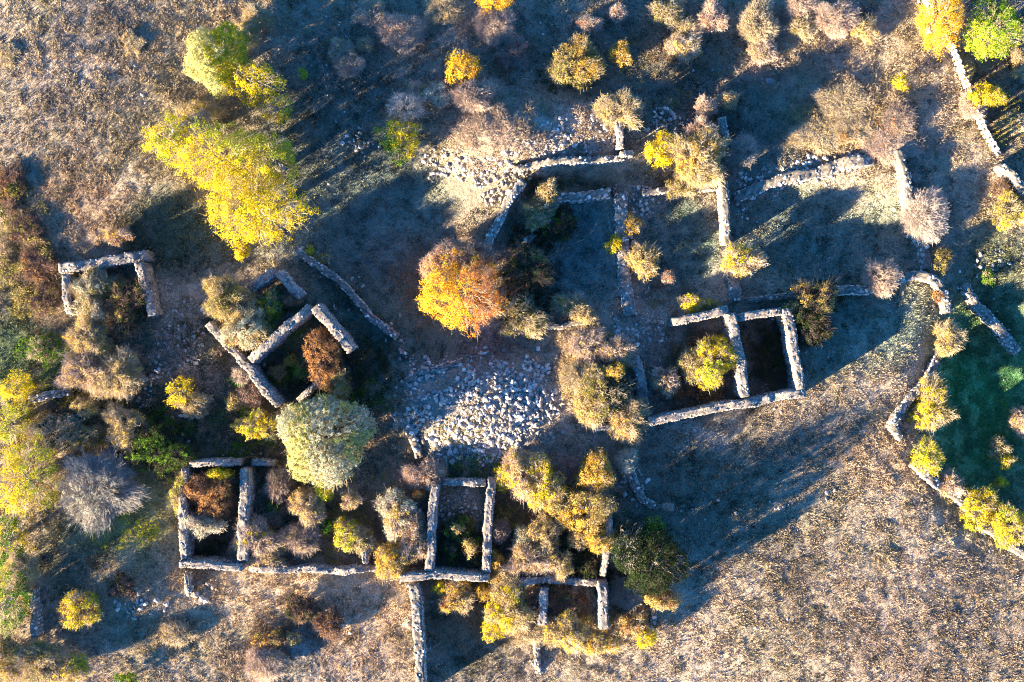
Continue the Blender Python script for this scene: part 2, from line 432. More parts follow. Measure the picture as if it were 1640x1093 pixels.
ruin('ruin at the bottom right of the village, small square room with a brown floor', [
    ([(978, 822), (974, 870), (967, 928)], 12, 2.4), ([(967, 936), (968, 1010)], 18, 2.6, dict(crumble=0.12)), ([(820, 933), (890, 934), (957, 937)], 14, 2.0, dict(crumble=0.35)),
    ([(874, 944), (868, 1003)], 16, 2.0, dict(crumble=0.1))])
ruin('largest ruin right of centre, two rooms side by side, right one empty and black', [
    ([(1080, 516), (1130, 506), (1168, 498)], 17, 2.25, dict(crumble=0.1)), ([(1182, 509), (1252, 498)], 14, 2.25, dict(crumble=0.1)), ([(1172, 502), (1185, 570), (1196, 636)], 20, 2.25, dict(crumble=0.08)),
    ([(1260, 494), (1272, 560), (1283, 624)], 18, 2.25, dict(crumble=0.06)), ([(1040, 676), (1100, 664), (1200, 646), (1291, 629)], 17, 2.2, dict(crumble=0.15)),
    ([(1018, 570), (1030, 630), (1036, 668)], 20, 1.0, dict(crumble=0.6)), ([(950, 686), (1030, 682)], 11, 1.3, dict(crumble=0.5))])
ruin('tiny cream corner ruin near the top, left of the yellow-brown bush', [
    ([(990, 190), (994, 240)], 13, 1.3, dict(bright=1.15)), ([(992, 248), (1014, 245)], 11, 1.3, dict(bright=1.15))], cat='ruined corner', name='ruined_corner')
ruin('pale L-shaped corner ruin near the top, right of the yellow-brown bush', [
    ([(1158, 186), (1165, 220)], 14, 1.8, dict(bright=1.15)), ([(1142, 229), (1170, 230)], 11, 1.8, dict(bright=1.15))], cat='ruined corner', name='ruined_corner')

dry_wall('pale curved garden wall running down to the top of the orange tree', [(835, 288), (818, 315), (800, 350), (775, 408)], 14, 1.9, bright=1.2, crumble=0.15)
dry_wall('long thin diagonal garden wall from the yellow trees to the rubble heap', [(468, 396), (505, 422), (540, 450), (590, 503), (634, 542)], 13, 0.8)
dry_wall('short thick wall with coursed blocks, above the first shaded plot', [(893, 316), (978, 308)], 17, 1.2, crumble=0.1, ssize=0.34)
dry_wall('low tumbled wall between the first and second shaded plots', [(997, 308), (999, 400), (1003, 450), (1010, 505)], 25, 0.95, crumble=0.25, bright=1.1)
dry_wall('thin wall along the top of the second shaded plot', [(1030, 308), (1080, 304), (1155, 300)], 10, 1.0)
dry_wall('tall cream wall between the second and third shaded plots', [(1160, 290), (1164, 340), (1170, 390)], 16, 1.6, crumble=0.15)
dry_wall('tumbled grey wall stub below the yellow bush, above the large ruin', [(1172, 438), (1184, 482)], 22, 0.8, crumble=0.6)
dry_wall('broad tumbled wall along the top of the third shaded plot', [(1178, 318), (1230, 295), (1290, 280), (1340, 266), (1400, 256)], 22, 0.7, crumble=0.5)
dry_wall('narrow pale wall down the right side of the third plot, ending at the pink bush', [(1442, 240), (1450, 280), (1462, 320), (1472, 350)], 15, 1.4)
dry_wall('knobbly grey wall stub below the pink bare bush', [(1470, 370), (1486, 395), (1490, 430)], 16, 0.9, ssize=0.42)
dry_wall('hook-shaped wall of round grey boulders at the foot of the third plot', [(1322, 466), (1390, 464), (1440, 448), (1475, 440), (1500, 447), (1516, 470), (1522, 502)], 16, 1.1, ssize=0.34)
dry_wall('crumbling pale wall dropping between the two round yellow bushes', [(1516, 572), (1490, 612), (1462, 640), (1436, 668), (1428, 684), (1446, 706)], 13, 1.1, crumble=0.4)
dry_wall('ruined pale boulder wall bordering the green hollow, lower right', [(1462, 742), (1498, 772), (1540, 800), (1580, 848), (1640, 886), (1700, 920)], 15, 0.9, crumble=0.6, ssize=0.34)
dry_wall('pale slanting wall at the right edge beside the green hollow', [(1550, 455), (1580, 490), (1612, 522), (1650, 565)], 17, 1.0)
dry_wall('low cream stone footing under the picket fence, top right', [(1470, -30), (1488, 14), (1514, 62), (1532, 100), (1547, 142)], 7, 0.5, bright=1.25, ssize=0.22)
dry_wall('low pale stone footing under the weathered picket fence, right side', [(1560, 180), (1577, 212), (1600, 250)], 9, 0.5, bright=1.15, ssize=0.22)
dry_wall('thin low wall between the hook-shaped boulder wall and the large ruin', [(1196, 482), (1250, 474), (1318, 468)], 8, 0.55, crumble=0.4)
dry_wall('wider cream end of the boundary wall at the right edge', [(1604, 262), (1625, 288), (1660, 330)], 13, 1.6, bright=1.2)
dry_wall('short grey wall at the left edge in the scrub', [(44, 638), (108, 628)], 13, 1.3)
dry_wall('upright pale wall stub at the bottom left edge', [(48, 948), (54, 1022)], 13, 1.3)
dry_wall('long straight wall running off the bottom edge from the narrow ruin', [(664, 936), (668, 1000), (672, 1060), (674, 1120)], 20, 1.7, crumble=0.1, ssize=0.24)
dry_wall('low thin curb wall along the bottom of the first plot', [(868, 524), (900, 524), (938, 514)], 8, 0.6)
dry_wall('tumbled stone line running down at the bottom centre', [(856, 990), (862, 1030), (862, 1088)], 11, 0.5, crumble=0.7)
dry_wall('crooked tumbled wall right of the orange-yellow bushes', [(1004, 735), (1014, 770), (1030, 800), (1056, 816)], 15, 0.6, crumble=0.6)
dry_wall('short grey retaining wall at the upper left edge of the great rubble heap', [(642, 616), (672, 598), (704, 590), (742, 578)], 9, 0.45, crumble=0.5, ssize=0.34)
dry_wall('small stone wall stub by the dark bush at its lower edge, near bottom right', [(1050, 978), (1048, 1006)], 11, 1.2)
dry_wall('short tumbled wall piece between the olive bushes right of the curved wall', [(834, 396), (862, 366)], 11, 0.8, crumble=0.5)
dry_wall('overgrown cream terrace wall below the white rubble slope', [(822, 272), (880, 262), (940, 256), (1000, 252)], 11, 1.1, crumble=0.5)
dry_wall('low rubble kerb around the lower left of the great heap', [(630, 660), (660, 700), (672, 735)], 13, 0.5, crumble=0.6, ssize=0.36)

# ------------------------------------------------------------------ rubble
def in_poly(x, y, poly):
    inside = np.zeros(len(x), bool); n = len(poly); j = n - 1
    for i in range(n):
        xi, yi = poly[i]; xj, yj = poly[j]
        c = ((yi > y) != (yj > y)) & (x < (xj - xi) * (y - yi) / (yj - yi + 1e-12) + xi)
        inside ^= c; j = i
    return inside

def rubble(label, poly, dens, smin=0.14, smax=0.42, bright=1.0, flat=0.7, clump=0.35, name='rubble'):
    poly = np.array(poly, float)
    u0, v0 = poly.min(0) - 8; u1, v1 = poly.max(0) + 8
    n = int((u1 - u0) * (v1 - v0) * S * S * dens * 2)
    u = R.uniform(u0, u1, n); v = R.uniform(v0, v1, n)
    wu = u + 26 * (fbm(u / 18, v / 18, 71, 2) - 0.5) * 2; wv = v + 26 * (fbm(u / 18, v / 18, 81, 2) - 0.5) * 2
    ok = in_poly(wu, wv, poly) & (fbm(u / 22, v / 22, 55, 3) > clump)
    u, v = u[ok], v[ok]
    x, y = px(u, v); n = len(x)
    if n == 0: return
    s = smin * 0.6 + (smax * 1.1 - smin * 0.6) * R.random(n) ** 3.6
    z = ground(x, y) + s * R.uniform(-0.05, 0.35, n)
    A = Acc(); A.add(*stones(np.stack([x, y, z], -1), s, flat, 0.5, bright=bright * 1.2))
    o = A.obj(name, M_STONE)
    return tag(o, label, 'rubble', None, 'stuff')

rubble('great pale rubble heap in the middle of the village', [(618, 640), (650, 600), (700, 584), (800, 562), (885, 585), (900, 640), (880, 690), (846, 722), (770, 738), (690, 738), (640, 680)], 52, 0.09, 0.46, clump=0.40)
rubble('large blocks strewn along the lower left of the great heap', [(636, 660), (690, 640), (720, 700), (770, 720), (770, 738), (690, 738), (640, 690)], 6, 0.25, 0.6, clump=0.2)
rubble('large blocks strewn on the upper right of the great heap', [(800, 575), (885, 585), (905, 640), (870, 680), (830, 650), (820, 600)], 6, 0.25, 0.55, clump=0.25)
rubble('white rubble spill above the curved garden wall', [(680, 248), (720, 232), (770, 262), (832, 252), (845, 290), (800, 350), (780, 330), (740, 288), (690, 275)], 30, 0.14, 0.42, 1.1, clump=0.3)
rubble('white rubble slope on the sunlit terrace near the top', [(880, 195), (960, 188), (985, 240), (900, 262), (820, 270), (840, 225)], 28, 0.12, 0.4, 1.1, clump=0.3)
rubble('shaded grey rubble between the two corner ruins at the top', [(1035, 185), (1115, 178), (1105, 215), (1060, 225), (1035, 215)], 28, 0.14, 0.42, clump=0.3)
rubble('tumbled stones around the broad wall of the third plot', [(1170, 295), (1230, 285), (1290, 262), (1400, 250), (1395, 275), (1300, 295), (1220, 315), (1200, 350), (1180, 345)], 30, 0.14, 0.45, clump=0.25)
rubble('tumbled stones at the top of the wall between the first plots', [(980, 308), (1050, 298), (1045, 340), (1018, 370), (1012, 470), (990, 460), (985, 360)], 38, 0.14, 0.4, clump=0.3)
rubble('tumbled stones at the crossing left of the large ruin', [(985, 500), (1050, 500), (1068, 560), (1062, 610), (1040, 680), (1015, 690), (1008, 600), (985, 540)], 26, 0.14, 0.42, clump=0.3)
rubble('thin stones scattered on the shaded second plot', [(1015, 430), (1060, 430), (1065, 500), (1015, 495)], 12, 0.1, 0.34, clump=0.4)
rubble('stones lying inside the narrow upright ruin', [(702, 790), (775, 790), (770, 835), (704, 835)], 26, 0.12, 0.4, clump=0.3)
rubble('low stone pile on the grass right of the yellow bush, bottom left', [(180, 950), (215, 935), (268, 960), (262, 985), (190, 985)], 22, 0.15, 0.45, clump=0.35)
rubble('shaded stones between the small three-sided ruin and the slanting one', [(250, 485), (340, 480), (330, 560), (300, 610), (235, 620), (210, 580), (260, 530)], 15, 0.12, 0.4, clump=0.42)
rubble('grey stones left of the wedge-shaped room, on dark ground', [(225, 590), (300, 600), (330, 680), (350, 720), (250, 700), (215, 640)], 8, 0.12, 0.42, clump=0.45)
rubble('pale stones scattered above the slanting wall at the right edge', [(1545, 440), (1560, 405), (1610, 395), (1630, 430), (1590, 460), (1570, 480)], 10, 0.12, 0.38, clump=0.38)
rubble('small heap of grey stones on the sunny grass, bottom centre left', [(528, 985), (548, 968), (568, 985), (562, 1008), (540, 1005)], 30, 0.18, 0.5, clump=0.1)
rubble('cluster of pale blocks below the long ruin, lower left', [(308, 938), (330, 936), (346, 952), (335, 960), (312, 956)], 22, 0.25, 0.6, 1.1, clump=0.1)
rubble('pale gravel streak below the large ruin', [(1060, 690), (1110, 682), (1165, 684), (1150, 702), (1080, 718), (1058, 708)], 26, 0.08, 0.2, clump=0.35)
rubble('stones strewn right of the orange-yellow bushes on shaded ground', [(985, 725), (1020, 735), (1030, 790), (1010, 810), (990, 780)], 16, 0.16, 0.5, clump=0.25)
rubble('line of stones crossing the shadow, lower right of centre', [(1060, 806), (1200, 800), (1300, 788), (1340, 780), (1340, 796), (1200, 822), (1070, 828)], 5, 0.1, 0.34, clump=0.42)
rubble('tumbled stones along the boulder wall of the green hollow', [(1455, 735), (1520, 770), (1580, 830), (1640, 870), (1640, 895), (1560, 860), (1500, 800)], 10, 0.15, 0.5, clump=0.38)
rubble('stones fallen along the long straight wall at the bottom', [(640, 935), (656, 935), (662, 1093), (648, 1093)], 10, 0.12, 0.35, clump=0.35)
rubble('stones fallen along the bottom wall line at bottom centre', [(840, 1000), (880, 995), (876, 1020), (858, 1040), (842, 1020)], 24, 0.15, 0.42, 1.05, clump=0.2)
rubble('grey gravel patch on the scrub, bottom left of centre', [(470, 1020), (500, 1010), (520, 1040), (500, 1075), (480, 1060)], 20, 0.08, 0.24, clump=0.3)
rubble('stones by the broken pale corner above the slanting ruin', [(380, 455), (410, 440), (450, 470), (480, 480), (450, 500), (400, 490)], 20, 0.12, 0.4, clump=0.3)
rubble('small stones at the lower end of the diagonal garden wall', [(636, 545), (665, 540), (680, 575), (660, 588), (645, 575)], 22, 0.12, 0.4, clump=0.3)
rubble('grey stones strewn on the dark slope at the top, left of centre', [(510, 30), (560, 25), (575, 70), (540, 95), (512, 70)], 10, 0.1, 0.3, clump=0.4)
rubble('grey stones strewn on the dark slope left of the half-green tree', [(545, 215), (605, 210), (610, 240), (560, 250)], 14, 0.12, 0.36, clump=0.38)
rubble('fine stones strewn over the long shaded meadow, upper middle', [(470, 40), (700, 60), (690, 240), (560, 330), (480, 250)], 0.9, 0.08, 0.24, clump=0.3)
rubble('fine stones strewn over the dark slope at the top centre', [(820, 20), (1180, 60), (1180, 170), (1000, 180), (840, 130)], 1.1, 0.08, 0.26, clump=0.3)
rubble('fine stones strewn over the third shaded plot', [(1200, 330), (1460, 300), (1470, 430), (1320, 460), (1210, 460)], 0.7, 0.08, 0.24, clump=0.3)
rubble('pale crumbs of stone on the sunny lower right field', [(1100, 1000), (1300, 850), (1640, 900), (1640, 1093), (1100, 1093)], 0.25, 0.08, 0.2, clump=0.3)
rubble('fine stones strewn on the green hollow and its right bank', [(1540, 380), (1640, 350), (1640, 720), (1560, 700)], 0.7, 0.08, 0.24, clump=0.3)

fp = np.concatenate(FALLEN); fs = 0.08 + 0.32 * R.random(len(fp)) ** 2.5
V, F, c = stones(np.stack([fp[:, 0], fp[:, 1], ground(fp[:, 0], fp[:, 1]) + fs * 0.15], -1), fs, 0.65, 0.4)
tag(mesh_obj('fallen_stones', V, F, M_STONE, c), 'small stones fallen along the feet of the ruined walls', 'rubble', None, 'stuff')

def single_stone(u, v, s, label, bright=1.1, group='stones lying singly', name='loose_stone', cat='stone', flat=0.6):
    x, y = px(u, v)
    P = np.array([[0, 0, s * 0.12]])
    V, F, c = stones(P, s, flat, 0.15, bright=bright)
    o = mesh_obj(name, V, F, M_STONE, c)
    o.location = (float(x), float(y), float(ground(x, y)))
    return tag(o, label, cat, group)
single_stone(1231, 131, 0.85, 'big cream boulder lying alone on the dark slope at the top right', 1.2, name='boulder', cat='boulder')
single_stone(642, 484, 0.32, 'upper of two round pale stones left of the orange tree')
single_stone(640, 506, 0.38, 'lower of two round pale stones left of the orange tree')
single_stone(691, 962, 0.42, 'round blue-grey stone on the dark plot right of the long straight wall')
single_stone(683, 1041, 0.5, 'pale stone at the foot of the long straight wall near the bottom edge')
single_stone(82, 985, 0.34, 'small white stone on dark grass right of the bottom left wall stub')
single_stone(620, 607, 0.3, 'single white stone on dark grass left of the great heap')
single_stone(891, 571, 0.4, 'white square stone at the top right end of the great heap', 1.2)
single_stone(901, 690, 0.65, 'pale slab lying right of the great heap in shade', 1.15)
single_stone(1025, 1033, 0.3, 'white stone below the yellow-orange bush on the bottom field')
single_stone(1493, 779, 0.6, 'tall white block standing on the boulder wall, lower right', 1.25)
single_stone(1466, 378, 0.5, 'large round grey stone below the pink bare bush', 1.0)
single_stone(1474, 383, 0.4, 'smaller grey stone touching the round one below the pink bush', 1.0)
single_stone(220, 108, 0.3, 'white stone in the upper left field beside the lime tree shade')
single_stone(232, 155, 0.4, 'larger white stone in the row of stones, upper left field', 1.2)
single_stone(236, 168, 0.24, 'small white stone under the larger one, upper left field', 1.2)
single_stone(242, 42, 0.22, 'tiny white stone near the top edge, left of the lime tree')
single_stone(1178, 822, 0.4, 'pale stone in the shaded stone line, lower right of centre', 1.1)
single_stone(1321, 788, 0.4, 'pale stone at the tip of the big shadow, lower right', 1.1)
for (u, v) in [(470, 62), (525, 120), (522, 138), (590, 178), (668, 60), (455, 60), (575, 205)]:
    single_stone(u, v, 0.26, 'small pale stone lying loose on the dark slope at the top left', group='loose stones on the dark slope at the top left')
for (u, v) in [(870, 55), (1045, 80), (1075, 160), (1100, 95), (1120, 150), (920, 135)]:
    single_stone(u, v, 0.26, 'small pale stone lying loose on the dark slope at the top centre', group='loose stones on the dark slope at the top centre')
for (u, v) in [(1290, 565), (1325, 572), (1333, 570), (1240, 655), (1250, 660), (1380, 690)]:
    single_stone(u, v, 0.24, 'small pale stone on the shaded grass right of the large ruin', group='loose stones right of the large ruin')
for (u, v) in [(1120, 960), (1205, 975), (1260, 990), (1400, 1070), (1210, 1005)]:
    single_stone(u, v, 0.26, 'small pale stone on the sunny lower right field', group='loose stones on the lower right field')

# ------------------------------------------------------------------ plants
PAL = dict(
    yellow=[(0.70, 0.54, 0.02), (0.62, 0.48, 0.02), (0.48, 0.41, 0.02), (0.74, 0.56, 0.04)],
    gold=[(0.64, 0.39, 0.05), (0.58, 0.37, 0.06), (0.48, 0.31, 0.06)],
    orange=[(0.78, 0.31, 0.04), (0.78, 0.38, 0.05), (0.76, 0.36, 0.15), (0.72, 0.28, 0.08)],
    amber=[(0.76, 0.44, 0.03), (0.74, 0.52, 0.04), (0.74, 0.38, 0.04)],
    pink=[(0.50, 0.30, 0.22), (0.56, 0.28, 0.14)],
    lime=[(0.52, 0.50, 0.18), (0.46, 0.46, 0.14), (0.58, 0.55, 0.24)],
    pale=[(0.52, 0.51, 0.33), (0.44, 0.45, 0.29), (0.60, 0.56, 0.38), (0.36, 0.38, 0.24)],
    green=[(0.10, 0.20, 0.02), (0.16, 0.26, 0.03), (0.08, 0.15, 0.02)],
    ygreen=[(0.44, 0.44, 0.04), (0.54, 0.48, 0.04), (0.34, 0.39, 0.04)],
    brightgreen=[(0.22, 0.36, 0.03), (0.32, 0.42, 0.03), (0.42, 0.44, 0.04)],
    dark=[(0.03, 0.05, 0.018), (0.045, 0.058, 0.018), (0.022, 0.034, 0.014)],  # lowered further to stand in for shade on the tallest dark tree
    olive=[(0.28, 0.24, 0.06), (0.22, 0.20, 0.05), (0.33, 0.27, 0.08)],
    tan=[(0.46, 0.34, 0.14), (0.40, 0.30, 0.13), (0.50, 0.36, 0.12)],
    tanyellow=[(0.62, 0.45, 0.10), (0.54, 0.39, 0.13), (0.48, 0.36, 0.15)],
    brown=[(0.34, 0.17, 0.06), (0.28, 0.15, 0.06), (0.40, 0.22, 0.08)],
    rust=[(0.46, 0.22, 0.07), (0.38, 0.20, 0.08), (0.30, 0.16, 0.06)],
    silver=[(0.38, 0.37, 0.30), (0.32, 0.32, 0.26), (0.43, 0.41, 0.33)],
    cream=[(0.58, 0.54, 0.38), (0.50, 0.47, 0.34)],
    mauve=[(0.20, 0.11, 0.09), (0.26, 0.15, 0.11)],
)
TW = dict(pink=(0.60, 0.47, 0.36), tan=(0.56, 0.46, 0.30), grey=(0.42, 0.38, 0.32), mauve=(0.42, 0.33, 0.26), pale=(0.64, 0.54, 0.44), dark=(0.12, 0.09, 0.07), brown=(0.26, 0.17, 0.12))

NAMES = {'tree': ('autumn_tree', 'tree', 'trees around the ruined village'), 'bush': ('bush', 'bush', 'bushes around the ruins'),
         'bare': ('bare_bush', 'bush', 'leafless bushes'), 'willow': ('willow_tree', 'willow', 'willows among the ruins'),
         'dead': ('bare_tree', 'tree', None), 'sapling': ('sapling', 'sapling', 'small saplings'), 'silver': ('silver_shrub', 'shrub', None)}

def plant(kind, u, v, ru, rv, h, pal, label, ld=1.0, td=None, tw='tan', ls=None, cr=None, pal2=None, dir2=None, gap=0.25, zc=None):
    nm, cat, grp = NAMES[kind]
    if td is None: td = 0.12 if kind == 'tree' else 0.6
    treeish = kind in ('tree', 'willow', 'dead', 'silver')
    gx, gy = px(u, v); g0 = float(ground(gx, gy))
    zmid = g0 + h * (0.62 if treeish else 0.5)
    x, y = px(u, v, zmid); x = float(x); y = float(y); g0 = float(ground(x, y))
    rx, ry = ru * S * 0.97, rv * S * 0.97
    rz = h * (0.49 if treeish else 0.5); cz = h - rz
    if kind == 'willow': rz = h * 0.49; cz = h * 0.51
    if kind in ('bush', 'bare'): rx *= 1.1; ry *= 1.1
    e = empty(nm, (x, y, g0)); tag(e, label, cat, grp)
    rad = np.array([rx, ry, rz]); cen = np.array([0, 0, cz])
    rm = (rx + ry) / 2
    nl = int(9 + 6 * rm); Ld = rand_dir(nl, -0.3); La = R.uniform(0.08, 0.30, nl); k = 6 + 3 * rm
    smooth = kind == 'willow'
    ph = R.uniform(0, 6.28, 3); am = 0.07 if smooth else (0.08 if treeish else (0.05 if kind == 'bare' else 0.12)); ra_ = 0.08 if kind == 'bare' else 0.22
    if smooth: La = La * 0.7
    def rad_of(d):
        dd = d @ Ld.T; t_ = np.arctan2(d[:, 1], d[:, 0])
        lo = am * (np.sin(2 * t_ + ph[0]) * 0.7 + np.sin(3 * t_ + ph[1]) + 0.8 * np.sin(5 * t_ + ph[2]))
        rag = ra_ * (0.5 if smooth else 1) * (fbm(t_ * 4 + u, d[:, 2] * 5 + v, 3, 3) - 0.5) * 2
        return (0.84 if smooth else 0.80) + lo + rag + np.max(La * np.exp(k * (dd - 1)), axis=1)
    Gd = rand_dir(14); Gk = R.uniform(8, 22, 14)
    def keep(d, g):
        dd = d @ Gd.T
        return np.max(np.exp(Gk * (dd - 1)), axis=1) < (1 - g) + 0.0
    # ---- stems / trunk and limbs
    A = Acc(); barkc = np.array(TW['grey'] if treeish else TW[tw]) * 0.7
    nst = int(6 + 3 * rm) if treeish else int(5 + 3 * rm)
    br = 0.055 * h if treeish else 0.028 * max(h, 1)
    br = min(br, 0.24)
    limb_tips = []
    if treeish:
        top = np.array([R.normal(0, 0.05) * h, R.normal(0, 0.05) * h, cz])
        pts = np.array([[0, 0, -0.15], [0, 0, h * 0.12], top * 0.5, top])
        V, F = tube(pts, [br * 1.35, br, br * 0.75, br * 0.3], 8); A.add(V, F, barkc)
    for i in range(nst):
        d = rand_dir(1, -0.05)[0]; tip = cen + d * rad * rad_of(d[None])[0] * 0.72
        st = (np.array([0, 0, h * R.uniform(0.2, 0.45)]) if treeish else np.array([R.normal(0, 0.12) * rx, R.normal(0, 0.12) * ry, -0.05]))
        mid = st * 0.5 + tip * 0.5 + np.array([R.normal(0, 0.06) * rx, R.normal(0, 0.06) * ry, 0.10 * h])
        r0 = br * (0.33 if treeish else 0.7)
        V, F = tube([st, st * 0.75 + mid * 0.25 + np.array([0, 0, 0.02 * h]), mid, tip], [r0, r0 * 0.8, r0 * 0.5, r0 * 0.15], 5); A.add(V, F, barkc)
        limb_tips.append((mid, tip))
    # ---- twigs
    area = math.pi * rx * ry
    ntw = int(area * 420 * td * (1.0 if not treeish else 0.6))
    if ntw > 14:
        T = Acc(); d = rand_dir(ntw, -0.25)
        ok = keep(d, gap * 0.6); d = d[ok]; n = len(d)
        rr = rad_of(d) * R.uniform(0.75, 1.12, n)
        P1 = cen + d * rad * rr[:, None]
        src = np.array([0, 0, h * 0.25]) if not treeish else np.array([0, 0, cz * 0.8])
        P0 = P1 + (src - P1) * R.uniform(0.2, 0.55, n)[:, None] + R.normal(0, 0.06, (n, 3)) * rm
        P1[:, 2] = np.maximum(P1[:, 2], 0.02); P0[:, 2] = np.maximum(P0[:, 2], 0.0)
        V, F = prisms(P0, P1, 0.009, 0.004); c0 = np.array(TW[tw]); cc = c0 * R.uniform(0.7, 1.3, (n, 1))
        T.add(V, F, np.repeat(cc, 6, 0))
        for rep in range(2):
            m = R.uniform(0.35, 1.0, n)[:, None]; Q0 = P0 + (P1 - P0) * m
            Q1 = Q0 + (P1 - P0) * R.uniform(0.15, 0.35, n)[:, None] + rand_dir(n, -0.2) * (R.uniform(0.10, 0.26, n)[:, None] * min(1, 0.4 + rm * 0.5))
            V, F = prisms(Q0, Q1, 0.007, 0.0035); T.add(V, F, np.repeat(cc, 6, 0))
        A2 = T
    else: A2 = None
    if treeish:
        A.obj('trunk', M_TWIG, None, True).parent = e
        if A2: A2.obj('twigs', M_TWIG).parent = e
    else:
        A.obj('stems', M_TWIG, None, True).parent = e
        if A2: A2.obj('twigs', M_TWIG).parent = e
    # ---- foliage
    if ld > 0:
        if kind == 'willow' or kind == 'silver':
            ls = ls or (0.10 if kind == 'willow' else 0.12); cr = cr or (0.13 if kind == 'willow' else 0.17); gap = 0.07 if kind == 'willow' else gap; per = 22; asp = 0.28
        else:
            ls = ls or 0.088; cr = cr or (0.27 if treeish else 0.17); per = 34 if treeish else 18; asp = 0.75
        surf = 2 * math.pi * ((rx * ry + rx * rz + ry * rz) / 3)
        nc = int(surf / (cr * cr * 3.0) * (2.3 if treeish else 2.9) * ld) + 6
        d = rand_dir(nc, -0.9 if treeish else -0.35); d = d[keep(d, gap)]; nc = len(d)
        rr = rad_of(d) * np.where(R.random(nc) < 0.75, R.uniform(0.90, 1.04, nc), R.uniform(0.5, 0.9, nc))
        cc = cen + d * rad * rr[:, None]
        cc[:, 2] = np.maximum(cc[:, 2], 0.06)
        P = (cc[:, None, :] + R.normal(0, 0.42, (nc, per, 3)) * cr * R.uniform(0.7, 1.3, (nc, 1, 1))).reshape(-1, 3)
        P[:, 2] = np.maximum(P[:, 2], 0.03)
        nr = np.repeat(d * 0.8 + np.array([0, 0, 0.35]), per, 0)
        pl = np.array(PAL[pal]); ci = pl[R.integers(0, len(pl), nc)]
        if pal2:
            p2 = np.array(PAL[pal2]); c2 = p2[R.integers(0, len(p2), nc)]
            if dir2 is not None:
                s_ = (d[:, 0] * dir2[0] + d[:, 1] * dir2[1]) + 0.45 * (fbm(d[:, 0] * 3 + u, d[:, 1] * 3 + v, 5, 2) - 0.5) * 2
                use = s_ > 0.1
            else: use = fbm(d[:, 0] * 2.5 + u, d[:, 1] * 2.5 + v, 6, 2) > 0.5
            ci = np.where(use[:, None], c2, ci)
        ci = ci * R.uniform(0.72, 1.2, (nc, 1))
        lc = np.repeat(ci, per, 0) * R.uniform(0.8, 1.2, (nc * per, 1)) * (1 + R.normal(0, 0.05, (nc * per, 3)))
        if kind == 'willow':   # long narrow leaves along outward drooping wands
            V, F = leaves(P, nr, 0.12, 0.35)
            Lf = mesh_obj('crown', V, F, M_LEAF, np.repeat(lc, 4, 0))
        else:
            V, F = leaves(P, nr, ls, asp)
            Lf = mesh_obj('crown' if treeish else 'foliage', V, F, M_LEAF, np.repeat(lc, 4, 0))
        Lf.parent = e
    return e

# big trees
plant('willow', 345, 92, 46, 55, 5.5, 'lime', 'smooth rounded lime-green tree at the upper left, above the yellow trees', ld=1.5, td=0.2, pal2='ygreen', dir2=(0.7, 0.25))
plant('tree', 398, 128, 46, 38, 4.8, 'yellow', 'ragged yellow tree touching the right side of the lime-green tree', ld=0.9, gap=0.4)
plant('tree', 442, 172, 26, 26, 3.0, 'yellow', 'thin straggly yellow tree at the lower right of the ragged yellow one', ld=0.7, gap=0.55, pal2='ygreen', dir2=(1, 0))
plant('tree', 272, 222, 40, 40, 5.0, 'yellow', 'leftmost of the big yellow trees, upper left, with grey dead twigs showing beside it', ld=0.9, gap=0.35, pal2='ygreen')
plant('dead', 312, 205, 30, 26, 3.6, 'yellow', 'grey leafless crown of branches between two big yellow trees, upper left', ld=0.1, td=2.2, tw='grey')
plant('tree', 352, 248, 74, 56, 6.2, 'yellow', 'broad yellow tree in the middle of the big yellow group, upper left', ld=1.1, gap=0.25, pal2='ygreen', dir2=(0.7, 0.7))
plant('tree', 432, 255, 42, 42, 5.8, 'ygreen', 'yellow-green tree on the right side of the big yellow group, upper left', ld=1.0, gap=0.35, pal2='yellow', dir2=(-0.6, -0.6))
plant('tree', 405, 328, 74, 66, 6.4, 'yellow', 'brightest and lowest of the big yellow trees, above the diagonal garden wall', ld=1.2, gap=0.2)
plant('sapling', 387, 402, 12, 15, 1.6, 'yellow', 'little yellow sapling just below the big yellow trees', ld=1.0, td=0.2)
plant('tree', 745, 466, 66, 68, 4.8, 'amber', 'round bright orange tree in the centre, its top twigs already bare', ld=1.5, gap=0.08, pal2='orange', dir2=(0.9, -0.1))
plant('bare', 742, 412, 48, 24, 3.6, 'pink', 'bare purplish twigs rising at the top edge of the orange tree', ld=0.25, td=1.6, tw='mauve')
plant('bare', 702, 430, 26, 24, 3.2, 'pink', 'salmon-pink thinning side of the orange tree, upper left of it', ld=0.7, td=1.5, tw='pink')
plant('willow', 515, 702, 76, 72, 5.2, 'pale', 'large pale grey-green willow left of the great rubble heap', ld=1.6, td=0.2, pal2='lime')
plant('tree', 24, 622, 25, 25, 3.2, 'yellow', 'small round yellow tree at the left edge, beside the short grey wall', ld=1.0, gap=0.3)
plant('tree', 8, 680, 28, 40, 3.4, 'ygreen', 'yellow-green tree cut by the left edge, under the small round yellow one', ld=0.8, gap=0.35)
plant('tree', 38, 768, 58, 68, 3.6, 'yellow', 'big bright yellow tree at the left edge beside the silver shrub', ld=1.1, gap=0.35, pal2='ygreen', dir2=(0.9, 0.2))
plant('tree', 10, 868, 28, 44, 3.0, 'yellow', 'ragged yellow tree at the left edge below the big bright one', ld=0.9, gap=0.5, pal2='green')
plant('tree', 12, 960, 30, 55, 4.0, 'green', 'green leafy tree at the left edge near the bottom', ld=0.9, gap=0.3, pal2='ygreen', dir2=(-1, 0))
plant('bush', 38, 915, 26, 28, 2.4, 'tan', 'tan twiggy bush between the ragged yellow tree and the wall stub, bottom left', ld=0.6, td=1.2)
plant('silver', 158, 785, 64, 66, 2.5, 'silver', 'large silver-grey shrub beside the big yellow tree at the left', ld=0.95, td=0.8, tw='grey', gap=0.3)
